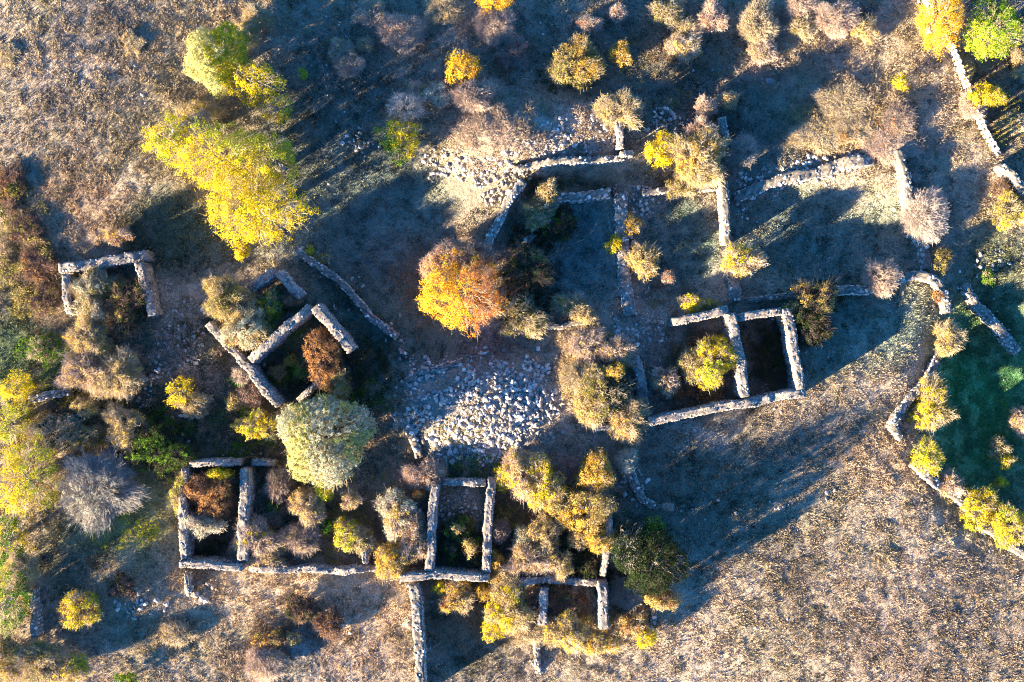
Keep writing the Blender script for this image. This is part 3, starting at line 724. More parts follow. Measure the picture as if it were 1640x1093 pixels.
plant('tree', 1592, 48, 42, 45, 4.8, 'brightgreen', 'round bright green tree in the top right corner', ld=1.5, gap=0.15, pal2='green', dir2=(0.3, 0.9))
plant('tree', 1510, 32, 36, 48, 4.6, 'amber', 'golden-yellow tree leaning over the cream picket fence, top right', ld=1.2, gap=0.2)
plant('sapling', 1578, 155, 26, 20, 2.2, 'yellow', 'small star-shaped yellow tree right of the picket fence', ld=1.2, td=0.3)
plant('bush', 1636, 100, 16, 22, 1.08, 'tan', 'tan bush cut by the right edge below the bright green tree', ld=0.6, td=1.0)
plant('tree', 740, 108, 28, 26, 3.2, 'amber', 'compact orange-yellow tree on the shaded slope, top centre', ld=1.5, gap=0.1)
plant('tree', 790, -2, 26, 14, 3.0, 'amber', 'golden tree cut by the top edge, above the compact orange-yellow one', ld=1.2, gap=0.2)
plant('bush', 924, 104, 36, 40, 2.0, 'olive', 'dense olive-gold rounded bush at the top centre', ld=1.6, td=0.5, gap=0.1, pal2='gold')
plant('sapling', 994, 87, 18, 18, 1.8, 'gold', 'little gold bush just right of the dense olive-gold one', ld=1.3, td=0.4)
plant('tree', 640, 223, 34, 36, 3.4, 'yellow', 'tree half yellow and half dark green, left of the white rubble', ld=1.3, gap=0.15, pal2='green', dir2=(-0.7, -0.6))
plant('bush', 994, 178, 32, 30, 1.9, 'tanyellow', 'round yellow-brown bush above the tiny cream corner ruin', ld=0.7, td=1.6, tw='tan')
plant('bush', 1118, 250, 44, 42, 3.2, 'tanyellow', 'large yellow-brown bush touching the pale L-shaped corner ruin', ld=0.9, td=1.2, pal2='gold')
plant('bush', 1120, 210, 22, 16, 2.6, 'pink', 'pinkish twiggy top of growth above the large yellow-brown bush', ld=0.3, td=1.6, tw='pink')
plant('bush', 1058, 242, 22, 25, 2.4, 'yellow', 'lumpy yellow bush left of the large yellow-brown one, by the terrace', ld=1.1, td=0.2, gap=0.4)
plant('bush', 1092, 302, 26, 16, 1.6, 'olive', 'pale olive bush on the wall at the top of the second shaded plot', ld=0.7, td=1.0)
plant('dead', 652, 170, 32, 24, 2.8, 'yellow', 'dead pale tree with forked branches above the half-green tree', ld=0.0, td=0.9, tw='pale')
plant('bush', 700, 153, 20, 20, 1.8, 'cream', 'cream-leaved little bush right of the dead pale tree', ld=0.9, td=1.2, tw='pale')
plant('bare', 674, 150, 18, 18, 1.6, 'tan', 'tan leafless bush between the dead pale tree and the cream-leaved bush', ld=0.2, td=1.6, tw='pink')
plant('bare', 756, 155, 32, 24, 1.9, 'pink', 'pinkish bare bush right under the compact orange-yellow tree', ld=0.15, td=1.8, tw='pink')
# top row of bare bushes
plant('bare', 642, 50, 36, 28, 1.2, 'pink', 'widest pink bare bush on the top slope, left of the compact orange-yellow tree', ld=0.15, td=2.0, tw='pink')
plant('bush', 596, 22, 24, 22, 1.2, 'tan', 'tan bush with a few yellow leaves at the top left of the widest pink bush', ld=0.4, td=1.6, tw='pink')
plant('bush', 548, 84, 22, 20, 1.08, 'tan', 'pinkish bush with a brown top, left part of a pair on the dark slope', ld=0.5, td=1.5, tw='pink')
plant('bare', 560, 106, 22, 18, 0.96, 'pink', 'pale pink bare bush, lower part of a pair on the dark slope', ld=0.1, td=2.0, tw='pink')
plant('bare', 585, 72, 14, 12, 0.72, 'tan', 'small faded bare bush between the pair and the widest pink bush', ld=0.2, td=1.4, tw='tan')
plant('bare', 712, 16, 30, 22, 1.2, 'tan', 'tan leafless bush at the top edge, left of the cut golden tree', ld=0.1, td=1.8, tw='tan')
plant('bare', 792, 42, 30, 30, 1.2, 'pink', 'pink bare bush directly below the cut golden tree at the top edge', ld=0.1, td=1.8, tw='pink')
plant('bush', 822, 86, 26, 24, 0.96, 'mauve', 'dark purplish-brown bush left of the dense olive-gold one', ld=0.7, td=1.4, tw='mauve')
plant('bare', 946, 39, 20, 12, 0.78, 'pink', 'small flat pink bare bush above the dense olive-gold one', ld=0.1, td=2.2, tw='pink')
plant('bare', 990, 22, 14, 14, 0.78, 'pink', 'small upright pink bare bush at the top edge, right of the flat one', ld=0.1, td=2.2, tw='pink')
plant('bush', 1068, 22, 26, 22, 1.2, 'olive', 'olive-tan bush at the top edge, right of the small pink ones', ld=0.7, td=1.2)
plant('bush', 1140, 30, 24, 22, 1.2, 'pink', 'pinkish-tan bush at the top edge, right of the olive-tan one', ld=0.4, td=1.6, tw='pink')
plant('bush', 1096, 74, 24, 22, 1.2, 'tanyellow', 'pale yellow bush below the olive-tan and pinkish-tan pair', ld=1.0, td=1.2, tw='pale')
plant('bare', 1104, 44, 20, 16, 0.96, 'tan', 'tan twiggy bush in the gap above the pale yellow one', ld=0.2, td=1.6, tw='tan')
plant('bare', 1216, 38, 30, 34, 1.32, 'tan', 'tall tan bare bush, left end of the scrub at the top right', ld=0.2, td=1.8, tw='tan')
plant('bare', 1222, 82, 22, 20, 1.08, 'tan', 'pale bare bush below the tall tan one at the top right', ld=0.2, td=1.8, tw='pink')
plant('bush', 1284, 42, 22, 18, 1.08, 'olive', 'greenish-yellow speckled bush in the scrub at the top right', ld=0.5, td=1.2)
plant('bare', 1338, 32, 32, 28, 1.32, 'pink', 'large pinkish bare bush in the scrub, left of the yellowish round one', ld=0.15, td=1.8, tw='pink')
plant('bush', 1385, 48, 20, 20, 1.08, 'tanyellow', 'yellowish round bush at the right end of the top scrub', ld=0.9, td=1.2, tw='tan')
plant('bare', 1280, 8, 26, 18, 1.2, 'pink', 'bare bush cut by the top edge in the middle of the scrub', ld=0.1, td=1.6, tw='pink')
plant('bare', 1165, 160, 16, 14, 1.3, 'tan', 'orange-tan low bush right of the path above the L-shaped corner', ld=0.4, td=1.4, tw='tan')
plant('bare', 1130, 172, 18, 16, 1.4, 'pink', 'pink bare bush just above the shaded grey rubble by the L-shaped corner', ld=0.1, td=1.8, tw='pink')
plant('bare', 1190, 243, 24, 26, 1.8, 'tan', 'dark thin leafless shrub in the shade right of the L-shaped corner', ld=0.0, td=0.7, tw='grey')
plant('sapling', 1441, 132, 11, 13, 1.3, 'yellow', 'tiny yellow-green bush in the scrub, right side of the picture top', ld=1.0, td=0.5, pal2='ygreen')
plant('bare', 1352, 165, 44, 28, 0.5, 'tan', 'wide tan thicket crown, upper part of the sunlit scrub mound', ld=0.2, td=1.5, tw='tan')
plant('bush', 1318, 214, 46, 30, 0.54, 'tan', 'wide tan thicket crown, lower left part of the sunlit scrub mound', ld=0.3, td=1.5, tw='tan')
plant('bush', 1372, 212, 34, 26, 0.5, 'tanyellow', 'thicket with rusty and yellow leaves, middle of the sunlit scrub mound', ld=0.5, td=1.4, tw='tan', pal2='rust')
plant('bare', 1425, 232, 40, 26, 0.58, 'pink', 'pale pinkish thicket over the top of the narrow pale wall', ld=0.1, td=1.8, tw='pink')
plant('bare', 1440, 190, 26, 24, 0.65, 'pink', 'mauve twiggy bush at the right end of the sunlit scrub mound', ld=0.1, td=1.6, tw='mauve')
plant('bare', 1556, 170, 20, 24, 1.2, 'pink', 'pink bare bush at the foot of the picket fence', ld=0.05, td=1.6, tw='pink')
# middle right
plant('bare', 1483, 345, 36, 40, 1.7, 'pink', 'spreading pale pink leafless bush at the foot of the narrow pale wall', ld=0.0, td=1.5, tw='pale')
plant('bare', 1410, 445, 26, 28, 2.2, 'pink', 'round pink leafless bush standing on the hook-shaped boulder wall', ld=0.05, td=2.0, tw='pink')
plant('bush', 1185, 417, 31, 26, 2.4, 'yellow', 'pale yellow round bush on the wall between the second and third plots', ld=1.1, td=1.0, pal2='tanyellow', dir2=(0.8, -0.5), tw='pale')
plant('bush', 1030, 418, 24, 26, 2.0, 'tanyellow', 'gold-tan star-shaped bush in the second plot beside its left wall', ld=1.0, td=0.9)
plant('sapling', 984, 392, 14, 13, 1.4, 'yellow', 'small yellow bush on the left side of the wall between first and second plots', ld=1.2, td=0.5)
plant('sapling', 1013, 360, 14, 17, 1.5, 'gold', 'small gold bush growing on the wall between first and second plots', ld=1.0, td=0.6)
plant('bare', 1070, 445, 12, 11, 1.0, 'pink', 'tiny pinkish bush alone in the second shaded plot', ld=0.3, td=1.8, tw='pink')
plant('bush', 876, 308, 16, 18, 2.2, 'tan', 'tan bush at the left end of the short thick wall', ld=0.7, td=1.1)
plant('bush', 862, 338, 26, 26, 1.9, 'olive', 'faded olive-tan bush in shade below the tan one at the thick wall', ld=0.7, td=1.1, tw='tan')
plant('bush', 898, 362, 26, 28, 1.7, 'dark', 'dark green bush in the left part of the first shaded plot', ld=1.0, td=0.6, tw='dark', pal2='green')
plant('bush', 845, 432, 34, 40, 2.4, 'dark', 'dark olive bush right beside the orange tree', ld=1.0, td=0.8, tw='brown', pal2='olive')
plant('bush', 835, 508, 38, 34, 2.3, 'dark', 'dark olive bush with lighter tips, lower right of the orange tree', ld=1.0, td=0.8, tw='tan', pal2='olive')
plant('bush', 914, 490, 30, 18, 1.5, 'olive', 'faint olive bush in shade along the curb wall of the first plot', ld=0.5, td=1.0, tw='tan')
plant('bush', 938, 508, 18, 11, 1.5, 'tan', 'tan bush catching the sun on the curb wall, left of the rubble crossing', ld=0.6, td=1.4)
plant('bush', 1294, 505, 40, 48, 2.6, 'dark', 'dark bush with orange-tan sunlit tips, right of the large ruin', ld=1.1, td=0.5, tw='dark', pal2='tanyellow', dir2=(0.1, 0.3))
plant('bush', 1112, 487, 22, 14, 1.8, 'yellow', 'flat yellow bush against the top wall of the large ruin', ld=0.9, td=0.9)
plant('bush', 1140, 490, 14, 8, 1.4, 'olive', 'dull olive twigs right of the flat yellow bush, above the large ruin', ld=0.5, td=1.4)
plant('bush', 1140, 580, 32, 36, 2.9, 'yellow', 'bright yellow-green bush inside the left room of the large ruin', ld=1.2, td=0.4, gap=0.35, pal2='ygreen')
plant('bush', 1108, 585, 20, 26, 2.2, 'olive', 'olive-tan left side growth beside the yellow-green bush in the large ruin', ld=0.7, td=1.0)
plant('bush', 1066, 610, 20, 22, 1.8, 'tan', 'small tan bush in the rubble left of the yellow-green bush', ld=0.5, td=1.6, tw='pink')
plant('bush', 1518, 542, 22, 27, 2.2, 'tanyellow', 'round gold-brown bush at the end of the hook-shaped wall', ld=0.8, td=1.6, tw='tan')
plant('bush', 1492, 651, 31, 38, 2.6, 'yellow', 'tallest yellow-green bush on the crumbling wall beside the green hollow', ld=1.2, td=1.0, pal2='olive', dir2=(0.8, -0.3))
plant('bush', 1484, 732, 20, 28, 2.2, 'ygreen', 'narrow green-yellow bush at the lower edge of the green hollow', ld=1.1, td=0.4, pal2='yellow')
plant('bush', 1520, 776, 24, 18, 1.4, 'tan', 'faded pinkish-tan bush on the boulder wall, lower right', ld=0.4, td=1.8, tw='pink')
plant('bush', 1566, 808, 28, 30, 2.0, 'yellow', 'ragged yellow bush on the boulder wall, left of the corner one', ld=1.1, td=0.4, gap=0.4)
plant('bush', 1617, 842, 32, 32, 2.2, 'yellow', 'rounded yellow-green bush at the right edge, end of the boulder wall', ld=1.2, td=0.4, gap=0.3, pal2='ygreen')
plant('sapling', 1556, 840, 12, 10, 0.9, 'ygreen', 'small lime clump under the ragged yellow bush, lower right', ld=1.1, td=0.3)
plant('bush', 1618, 338, 28, 28, 2.2, 'yellow', 'yellow-olive bush at the right edge below the wide cream wall end', ld=1.0, td=0.8, pal2='olive')
plant('bare', 1604, 303, 17, 18, 1.4, 'tan', 'brownish bare bush against the wide cream wall end', ld=0.2, td=1.6, tw='brown')
plant('bush', 1508, 415, 14, 18, 1.6, 'olive', 'dark bush with tan tips right of the knobbly grey wall', ld=0.7, td=0.8, tw='dark')
plant('sapling', 1503, 474, 10, 11, 0.9, 'brown', 'small brown shrub inside the bend of the hook-shaped wall', ld=0.8, td=0.8, tw='brown')
plant('sapling', 1612, 738, 14, 12, 1.3, 'yellow', 'upper of two small yellow bushes in the green hollow', ld=0.9, td=0.8)
plant('sapling', 1601, 772, 12, 9, 1.1, 'yellow', 'lower of two small yellow bushes in the green hollow', ld=0.9, td=0.8)
plant('bush', 1598, 716, 14, 20, 1.5, 'olive', 'thin greenish bush in shade above two small yellow ones', ld=0.4, td=0.9, tw='tan')
plant('bush', 1634, 672, 18, 22, 1.5, 'tan', 'thin tan bush cut by the right edge beside the green hollow', ld=0.4, td=1.2, tw='pink')
plant('bush', 1582, 445, 10, 12, 1.0, 'green', 'dark green clump beside the head of the slanting wall, right edge', ld=0.9, td=0.3)
plant('bush', 1618, 200, 30, 16, 0.8, 'olive', 'low olive growth in the striped fence shadows at the right edge', ld=0.6, td=0.6)
plant('bush', 1548, 118, 10, 14, 0.66, 'tanyellow', 'small yellowish clump behind the picket fence', ld=0.8, td=0.6)
# overgrown mound
plant('bush', 940, 556, 32, 26, 1.3, 'tan', 'pale tan thicket on the top left of the overgrown mound', ld=0.4, td=1.6, tw='pink')
plant('bush', 988, 562, 28, 22, 1.5, 'tan', 'tan thicket on the top right of the overgrown mound', ld=0.5, td=1.5, tw='pink')
plant('bush', 930, 606, 28, 28, 1.4, 'tan', 'straw-coloured thicket halfway down the overgrown mound', ld=0.4, td=1.6, tw='tan')
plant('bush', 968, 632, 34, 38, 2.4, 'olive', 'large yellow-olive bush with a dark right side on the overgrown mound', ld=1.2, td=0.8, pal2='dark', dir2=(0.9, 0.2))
plant('sapling', 984, 596, 18, 14, 2.4, 'gold', 'golden clump above the large yellow-olive bush', ld=1.1, td=0.6)
plant('bush', 946, 650, 28, 28, 2.1, 'tanyellow', 'yellowish-tan bush at the lower left of the overgrown mound', ld=0.9, td=1.2)
plant('bush', 1006, 674, 32, 32, 2.2, 'rust', 'orange-tan bush at the foot of the overgrown mound', ld=0.8, td=1.4, tw='tan', pal2='tanyellow')
plant('bush', 948, 600, 20, 16, 1.6, 'tanyellow', 'yellow-flecked thicket in the centre of the overgrown mound', ld=0.6, td=1.4)
# left ruins
plant('bush', 148, 472, 34, 36, 2.4, 'olive', 'pale olive bush filling the small three-sided ruin', ld=0.9, td=1.4, tw='tan', pal2='pale')
plant('bush', 205, 486, 34, 40, 2.2, 'olive', 'dark brown-olive bush in the right half of the small three-sided ruin', ld=0.9, td=0.8, tw='brown', pal2='dark')
plant('bush', 145, 545, 34, 32, 2.6, 'tanyellow', 'yellow-tan bush just below the small three-sided ruin', ld=0.8, td=1.5, tw='tan', pal2='gold')
plant('bush', 142, 592, 38, 34, 2.6, 'tan', 'pinkish-tan bush, left of the two below the small three-sided ruin', ld=0.6, td=1.8, tw='pink', pal2='tanyellow')
plant('bush', 192, 600, 34, 38, 2.6, 'tanyellow', 'tan twiggy bush, right of the two below the small three-sided ruin', ld=0.6, td=1.8, tw='tan')
plant('sapling', 138, 652, 22, 16, 1.6, 'tanyellow', 'small gold-tan bush under the tall tan pair, left side', ld=0.9, td=1.0)
plant('bush', 205, 684, 32, 32, 2.2, 'tanyellow', 'three-lobed gold-tan bush above the silver shrub', ld=0.9, td=1.0, gap=0.4)
plant('bush', 92, 692, 40, 30, 1.8, 'brown', 'dull brown bush left of the three-lobed gold-tan one', ld=0.6, td=1.0, tw='tan', pal2='dark')
plant('bush', 130, 700, 26, 20, 1.6, 'olive', 'speckled olive bush between the dull brown and three-lobed ones', ld=0.6, td=0.8)
plant('bush', 252, 722, 44, 46, 2.6, 'dark', 'big dark green bush at the top left corner of the long ruin', ld=1.1, td=0.3, tw='dark', pal2='green')
plant('tree', 286, 628, 22, 22, 2.6, 'yellow', 'pale yellow small tree in the dark ground left of the wedge-shaped room', ld=0.9, gap=0.4)
plant('bush', 312, 650, 24, 20, 1.8, 'tan', 'tan twiggy bush at the lower right of the pale yellow small tree', ld=0.5, td=1.6)
plant('bush', 362, 478, 34, 32, 3.8, 'tanyellow', 'tan-yellow bush over the upper end of the long slanting wall', ld=1.0, td=1.2, tw='tan', pal2='olive')
plant('bush', 396, 524, 32, 34, 3.8, 'pale', 'pale yellow-green bush against the upper side of the slanting ruin', ld=1.1, td=1.0, tw='tan', pal2='tanyellow')
plant('bush', 430, 500, 22, 32, 2.0, 'green', 'green leafy bush in the gap between the broken corner and the slanting ruin', ld=1.0, td=0.3, pal2='ygreen')
plant('bush', 470, 480, 14, 11, 1.0, 'tan', 'faded scrubby bush beside the broken pale corner', ld=0.4, td=1.4, tw='pink')
plant('bush', 520, 568, 30, 38, 2.6, 'brown', 'brown-leaved bush on the right wall of the wedge-shaped room', ld=1.3, td=0.8, tw='brown', pal2='rust')
plant('bush', 542, 612, 24, 26, 2.2, 'brown', 'smaller bronze bush at the lower right of the brown-leaved one', ld=1.1, td=0.8, pal2='olive')
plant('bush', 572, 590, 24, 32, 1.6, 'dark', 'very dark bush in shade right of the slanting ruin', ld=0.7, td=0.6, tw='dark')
plant('sapling', 466, 578, 9, 10, 1.2, 'gold', 'tiny gold sapling inside the wedge-shaped room', ld=0.9, td=0.5)
plant('sapling', 446, 596, 16, 12, 1.3, 'rust', 'small rusty bush inside the wedge-shaped room', ld=0.7, td=1.0, pal2='olive')
plant('bush', 484, 592, 14, 16, 1.2, 'green', 'small green bush inside the wedge-shaped room', ld=0.7, td=0.4)
plant('bare', 388, 603, 16, 15, 1.5, 'pink', 'small pale pink bare bush left of the long slanting wall', ld=0.0, td=1.8, tw='pale')
plant('bush', 405, 632, 22, 18, 1.4, 'mauve', 'reddish-purple bush left of the foot of the slanting wall', ld=0.8, td=1.2, tw='mauve')
plant('sapling', 374, 644, 13, 14, 1.4, 'tanyellow', 'small amber-tan bush left of the reddish-purple one', ld=0.9, td=0.8)
plant('bush', 415, 682, 30, 24, 2.0, 'ygreen', 'yellow-green bush left of the large willow', ld=1.0, td=0.4, gap=0.4, pal2='yellow')
plant('bush', 462, 664, 20, 16, 1.8, 'olive', 'olive bush at the top left of the large willow', ld=0.7, td=0.9)
plant('bush', 378, 612, 12, 9, 1.2, 'green', 'small deep green bush above the amber-tan one', ld=0.9, td=0.3)
plant('bush', 190, 378, 20, 15, 1.6, 'brown', 'brown bush with orange leaves above the small three-sided ruin', ld=0.6, td=1.4, tw='pink', pal2='gold')
plant('bush', 62, 425, 28, 28, 0.8, 'brown', 'rust-brown bush in the scrub left of the small three-sided ruin', ld=0.5, td=1.2, tw='brown')
plant('bush', 42, 372, 28, 24, 0.7, 'rust', 'rusty scrub bush on the left slope, upper one', ld=0.6, td=1.2, tw='brown', pal2='olive')
plant('bush', 70, 480, 24, 24, 0.8, 'olive', 'dull olive scrub bush left of the small three-sided ruin, lower one', ld=0.5, td=1.2, tw='brown')
plant('bush', 18, 300, 22, 34, 0.6, 'rust', 'dark rusty scrub at the left edge below the open field', ld=0.6, td=1.2, tw='brown')
plant('bush', 60, 560, 18, 18, 0.9, 'green', 'low green growth in shade left of the yellow-tan bush', ld=0.5, td=0.4)
plant('sapling', 485, 120, 7, 9, 0.9, 'ygreen', 'tiny yellow-green sprig alone on the dark slope, right of the ragged yellow tree', ld=1.0, td=0.3)
plant('sapling', 497, 402, 7, 8, 0.8, 'ygreen', 'tiny lime bush at the upper end of the diagonal garden wall', ld=1.2, td=0.2)
plant('bush', 514, 416, 14, 9, 0.7, 'olive', 'low olive-tan tuft right of the tiny lime bush', ld=0.5, td=0.8)
plant('bare', 453, 238, 12, 16, 1.4, 'pink', 'faded bare shrub at the right flank of the yellow-green tree', ld=0.0, td=1.4, tw='pink')
# bottom ruins
plant('bush', 338, 790, 34, 34, 2.8, 'brown', 'orange-brown bush filling the upper room of the long ruin', ld=1.2, td=0.8, tw='brown', pal2='rust')
plant('bush', 322, 840, 30, 18, 2.4, 'pale', 'pale grey-leaved bush under the orange-brown one in the long ruin', ld=0.8, td=1.2, tw='pale')
plant('sapling', 352, 758, 20, 9, 2.6, 'yellow', 'yellow sprays at the top of the orange-brown bush', ld=0.9, td=0.4)
plant('bush', 292, 790, 14, 34, 2.2, 'olive', 'yellow-green climber over the left wall of the long ruin', ld=0.8, td=0.8, pal2='ygreen')
plant('bush', 412, 862, 32, 32, 2.2, 'tan', 'pinkish bush with yellow patches right of the black deep room', ld=0.3, td=1.8, tw='pink', pal2='yellow')
plant('bush', 430, 896, 30, 20, 1.8, 'tanyellow', 'yellow-tan bush on the front wall under the pinkish one', ld=0.8, td=1.2, tw='pink')
plant('bare', 446, 775, 20, 26, 2.0, 'mauve', 'purplish tangle at the lower left edge of the large willow', ld=0.0, td=1.4, tw='mauve')
plant('bush', 494, 812, 26, 28, 2.2, 'tanyellow', 'round gold-tan bush below the large willow', ld=0.9, td=1.5, tw='pink')
plant('sapling', 520, 786, 16, 13, 2.0, 'ygreen', 'little yellow-green ball bush touching the bottom of the large willow', ld=1.4, td=0.2, pal2='yellow')
plant('bare', 480, 862, 32, 28, 1.9, 'tan', 'grey-pink leafless bush in the middle of the long ruin front', ld=0.2, td=1.5, tw='mauve')
plant('bush', 556, 856, 22, 24, 2.1, 'yellow', 'bright yellow-green bush right of the little dark green one', ld=1.0, td=0.8, pal2='ygreen')
plant('bush', 582, 868, 18, 24, 1.9, 'olive', 'grey-olive twiggy bush right of the bright yellow-green one', ld=0.4, td=1.6, tw='tan')
plant('sapling', 525, 842, 11, 11, 1.5, 'green', 'small vivid green bush among the ruins, left of the bright yellow-green one', ld=1.2, td=0.2)
plant('sapling', 438, 810, 9, 9, 1.2, 'green', 'small green bush in the dark room left of the round gold-tan one', ld=0.9, td=0.2)
plant('bush', 562, 800, 18, 15, 1.7, 'tanyellow', 'scruffy bush with yellow leaves right of the little ball bush', ld=0.6, td=1.4, tw='pink')
plant('bush', 636, 822, 30, 34, 2.5, 'pale', 'pale yellow-olive bush left of the narrow upright ruin', ld=1.1, td=1.0, tw='pale', pal2='tanyellow')
plant('bush', 665, 862, 30, 34, 2.3, 'tan', 'pinkish-tan bush against the left wall of the narrow upright ruin', ld=0.6, td=1.8, tw='pink', pal2='rust')
plant('bush', 631, 894, 30, 28, 2.5, 'gold', 'orange-gold rounded bush on the front wall left of the long straight wall', ld=1.3, td=0.8, gap=0.15)
plant('bush', 682, 762, 28, 24, 1.9, 'pink', 'pink twiggy bush above the narrow upright ruin, with orange tips', ld=0.3, td=1.8, tw='pink', pal2='rust')
plant('sapling', 671, 790, 9, 7, 1.8, 'orange', 'tiny bright orange bush at the left wall of the narrow upright ruin', ld=1.8, td=0.2)
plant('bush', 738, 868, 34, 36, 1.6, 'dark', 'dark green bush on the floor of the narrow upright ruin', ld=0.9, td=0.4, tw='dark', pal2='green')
plant('sapling', 732, 846, 13, 9, 1.8, 'tanyellow', 'small tan tuft at the top of the dark bush in the narrow upright ruin', ld=0.7, td=1.2)
plant('sapling', 752, 876, 11, 18, 2.0, 'tanyellow', 'slim yellow-tan sapling inside the narrow upright ruin', ld=0.8, td=1.0)
plant('bush', 733, 954, 28, 26, 1.8, 'rust', 'orange-brown bush below the front wall of the narrow upright ruin', ld=1.1, td=0.9, pal2='gold')
plant('sapling', 704, 940, 12, 10, 1.5, 'yellow', 'small yellow bush beside the top of the long straight wall', ld=1.1, td=0.4)
plant('sapling', 774, 948, 14, 12, 1.5, 'gold', 'small golden bush at the lower right corner of the narrow upright ruin', ld=1.1, td=0.5)
plant('bare', 800, 852, 18, 18, 1.8, 'mauve', 'crimson-purple bare bush right of the narrow upright ruin', ld=0.2, td=1.8, tw='mauve')
plant('bush', 814, 925, 20, 22, 2.0, 'tan', 'tan bush at the left end of the cross wall, bottom centre', ld=0.6, td=1.4, tw='tan')
plant('sapling', 795, 900, 11, 18, 1.9, 'gold', 'slim golden bush by the lower right of the narrow ruin wall', ld=0.9, td=0.8)
plant('bush', 812, 972, 36, 42, 2.6, 'yellow', 'large bright yellow bush left of the small square room', ld=1.2, td=0.6, pal2='tanyellow')
plant('sapling', 790, 1006, 20, 18, 1.7, 'yellow', 'yellow bush at the lower left foot of the large bright yellow one', ld=1.2, td=0.4)
plant('bush', 838, 756, 36, 34, 2.8, 'tanyellow', 'pale gold bush with greyish bare top, upper left of the bottom centre thicket', ld=1.0, td=1.4, tw='pink', pal2='yellow')
plant('sapling', 806, 768, 18, 18, 2.0, 'yellow', 'yellow bush at the left end of the bottom centre thicket', ld=1.1, td=0.6)
plant('bush', 872, 778, 32, 34, 2.9, 'yellow', 'bright gold-yellow bush, second from left in the bottom centre thicket', ld=1.1, td=0.9, pal2='tanyellow')
plant('bush', 900, 812, 28, 28, 2.6, 'olive', 'brownish-yellow bush in the middle of the bottom centre thicket', ld=1.0, td=0.8, pal2='gold')
plant('bush', 954, 756, 24, 34, 3.0, 'gold', 'tall orange-gold bush at the top right of the bottom centre thicket', ld=1.3, td=0.6, gap=0.15)
plant('tree', 944, 820, 40, 36, 3.7, 'gold', 'densest orange-gold tree at the right of the bottom centre thicket', ld=1.4, gap=0.12, pal2='tanyellow')
plant('bush', 958, 862, 24, 20, 3.1, 'gold', 'tan-gold bush hanging over the right wall, under the densest orange-gold tree', ld=1.1, td=0.9)
plant('bush', 926, 862, 18, 16, 2.4, 'tan', 'small tan bush left of the one hanging over the right wall', ld=0.9, td=1.0)
plant('bush', 873, 856, 24, 32, 2.6, 'tan', 'dusty tan bush in the lower middle of the bottom centre thicket', ld=0.9, td=1.4, tw='tan')
plant('bush', 850, 896, 36, 28, 2.6, 'tan', 'wide pinkish-tan bush over the cross wall, bottom centre', ld=0.8, td=1.6, tw='pink')
plant('bush', 895, 902, 22, 22, 2.6, 'tanyellow', 'gold-tan bush right of the wide pinkish-tan one', ld=0.9, td=1.2)
plant('bush', 836, 862, 14, 18, 2.0, 'pale', 'small pale green-yellow bush left of the dusty tan one', ld=0.9, td=1.0)
plant('bush', 935, 896, 26, 24, 1.8, 'dark', 'dark green growth in the shade left of the right wall', ld=0.8, td=0.4, tw='dark')
plant('bush', 905, 748, 22, 20, 1.6, 'mauve', 'dark purplish twigs between the pale gold and tall orange-gold bushes', ld=0.2, td=1.6, tw='mauve')
plant('bush', 904, 972, 30, 22, 1.2, 'brown', 'brown scrub on the floor of the small square room', ld=0.7, td=1.4, tw='brown', pal2='olive')
plant('bush', 905, 1012, 38, 28, 1.9, 'tanyellow', 'wide yellow-tan bush across the open end of the small square room', ld=1.0, td=1.2, pal2='yellow')
plant('bush', 960, 1030, 34, 18, 1.6, 'gold', 'flat golden bush below the foot of the tall end wall', ld=1.1, td=0.9, pal2='tanyellow')
plant('bush', 845, 1010, 24, 22, 1.3, 'tan', 'pale straw bush left of the wide yellow-tan one', ld=0.5, td=1.6, tw='tan')
plant('bush', 1012, 1000, 24, 22, 1.8, 'rust', 'rust-yellow bush right of the tall end wall, bottom', ld=1.0, td=0.9, pal2='tanyellow')
plant('sapling', 1032, 1020, 18, 18, 1.6, 'yellow', 'small bright yellow bush at the bottom, lowest right of the group', ld=1.3, td=0.5)
plant('tree', 1052, 905, 50, 54, 4.9, 'dark', 'tallest dark green tree casting the big shadow, lower centre right', ld=1.7, td=0.1, tw='dark', gap=0.2)  # shade on this crown is put into its dark leaf colour
plant('tree', 1008, 884, 30, 40, 4.2, 'dark', 'dark green thin tree between the right wall and the tallest dark one', ld=1.3, td=0.2, tw='grey', gap=0.35)
plant('bush', 1062, 960, 26, 13, 3.6, 'rust', 'orange-tan sprays at the lower edge of the tallest dark green tree', ld=0.9, td=0.8, tw='tan', pal2='tanyellow')
plant('bush', 1045, 845, 17, 17, 1.7, 'green', 'small bright green bush at the top of the dark trees', ld=1.2, td=0.2)
plant('bare', 1000, 950, 28, 24, 1.8, 'tan', 'dark leafless tangle right of the tall end wall', ld=0.0, td=1.0, tw='grey')
plant('silver', 1004, 738, 18, 23, 2.2, 'cream', 'small cream-leaved shrub at the top of the crooked tumbled wall', ld=1.2, td=0.6, tw='pale')
plant('bare', 1070, 812, 10, 7, 0.9, 'pink', 'tiny pale tuft at the end of the crooked tumbled wall', ld=0.1, td=1.8, tw='pale')
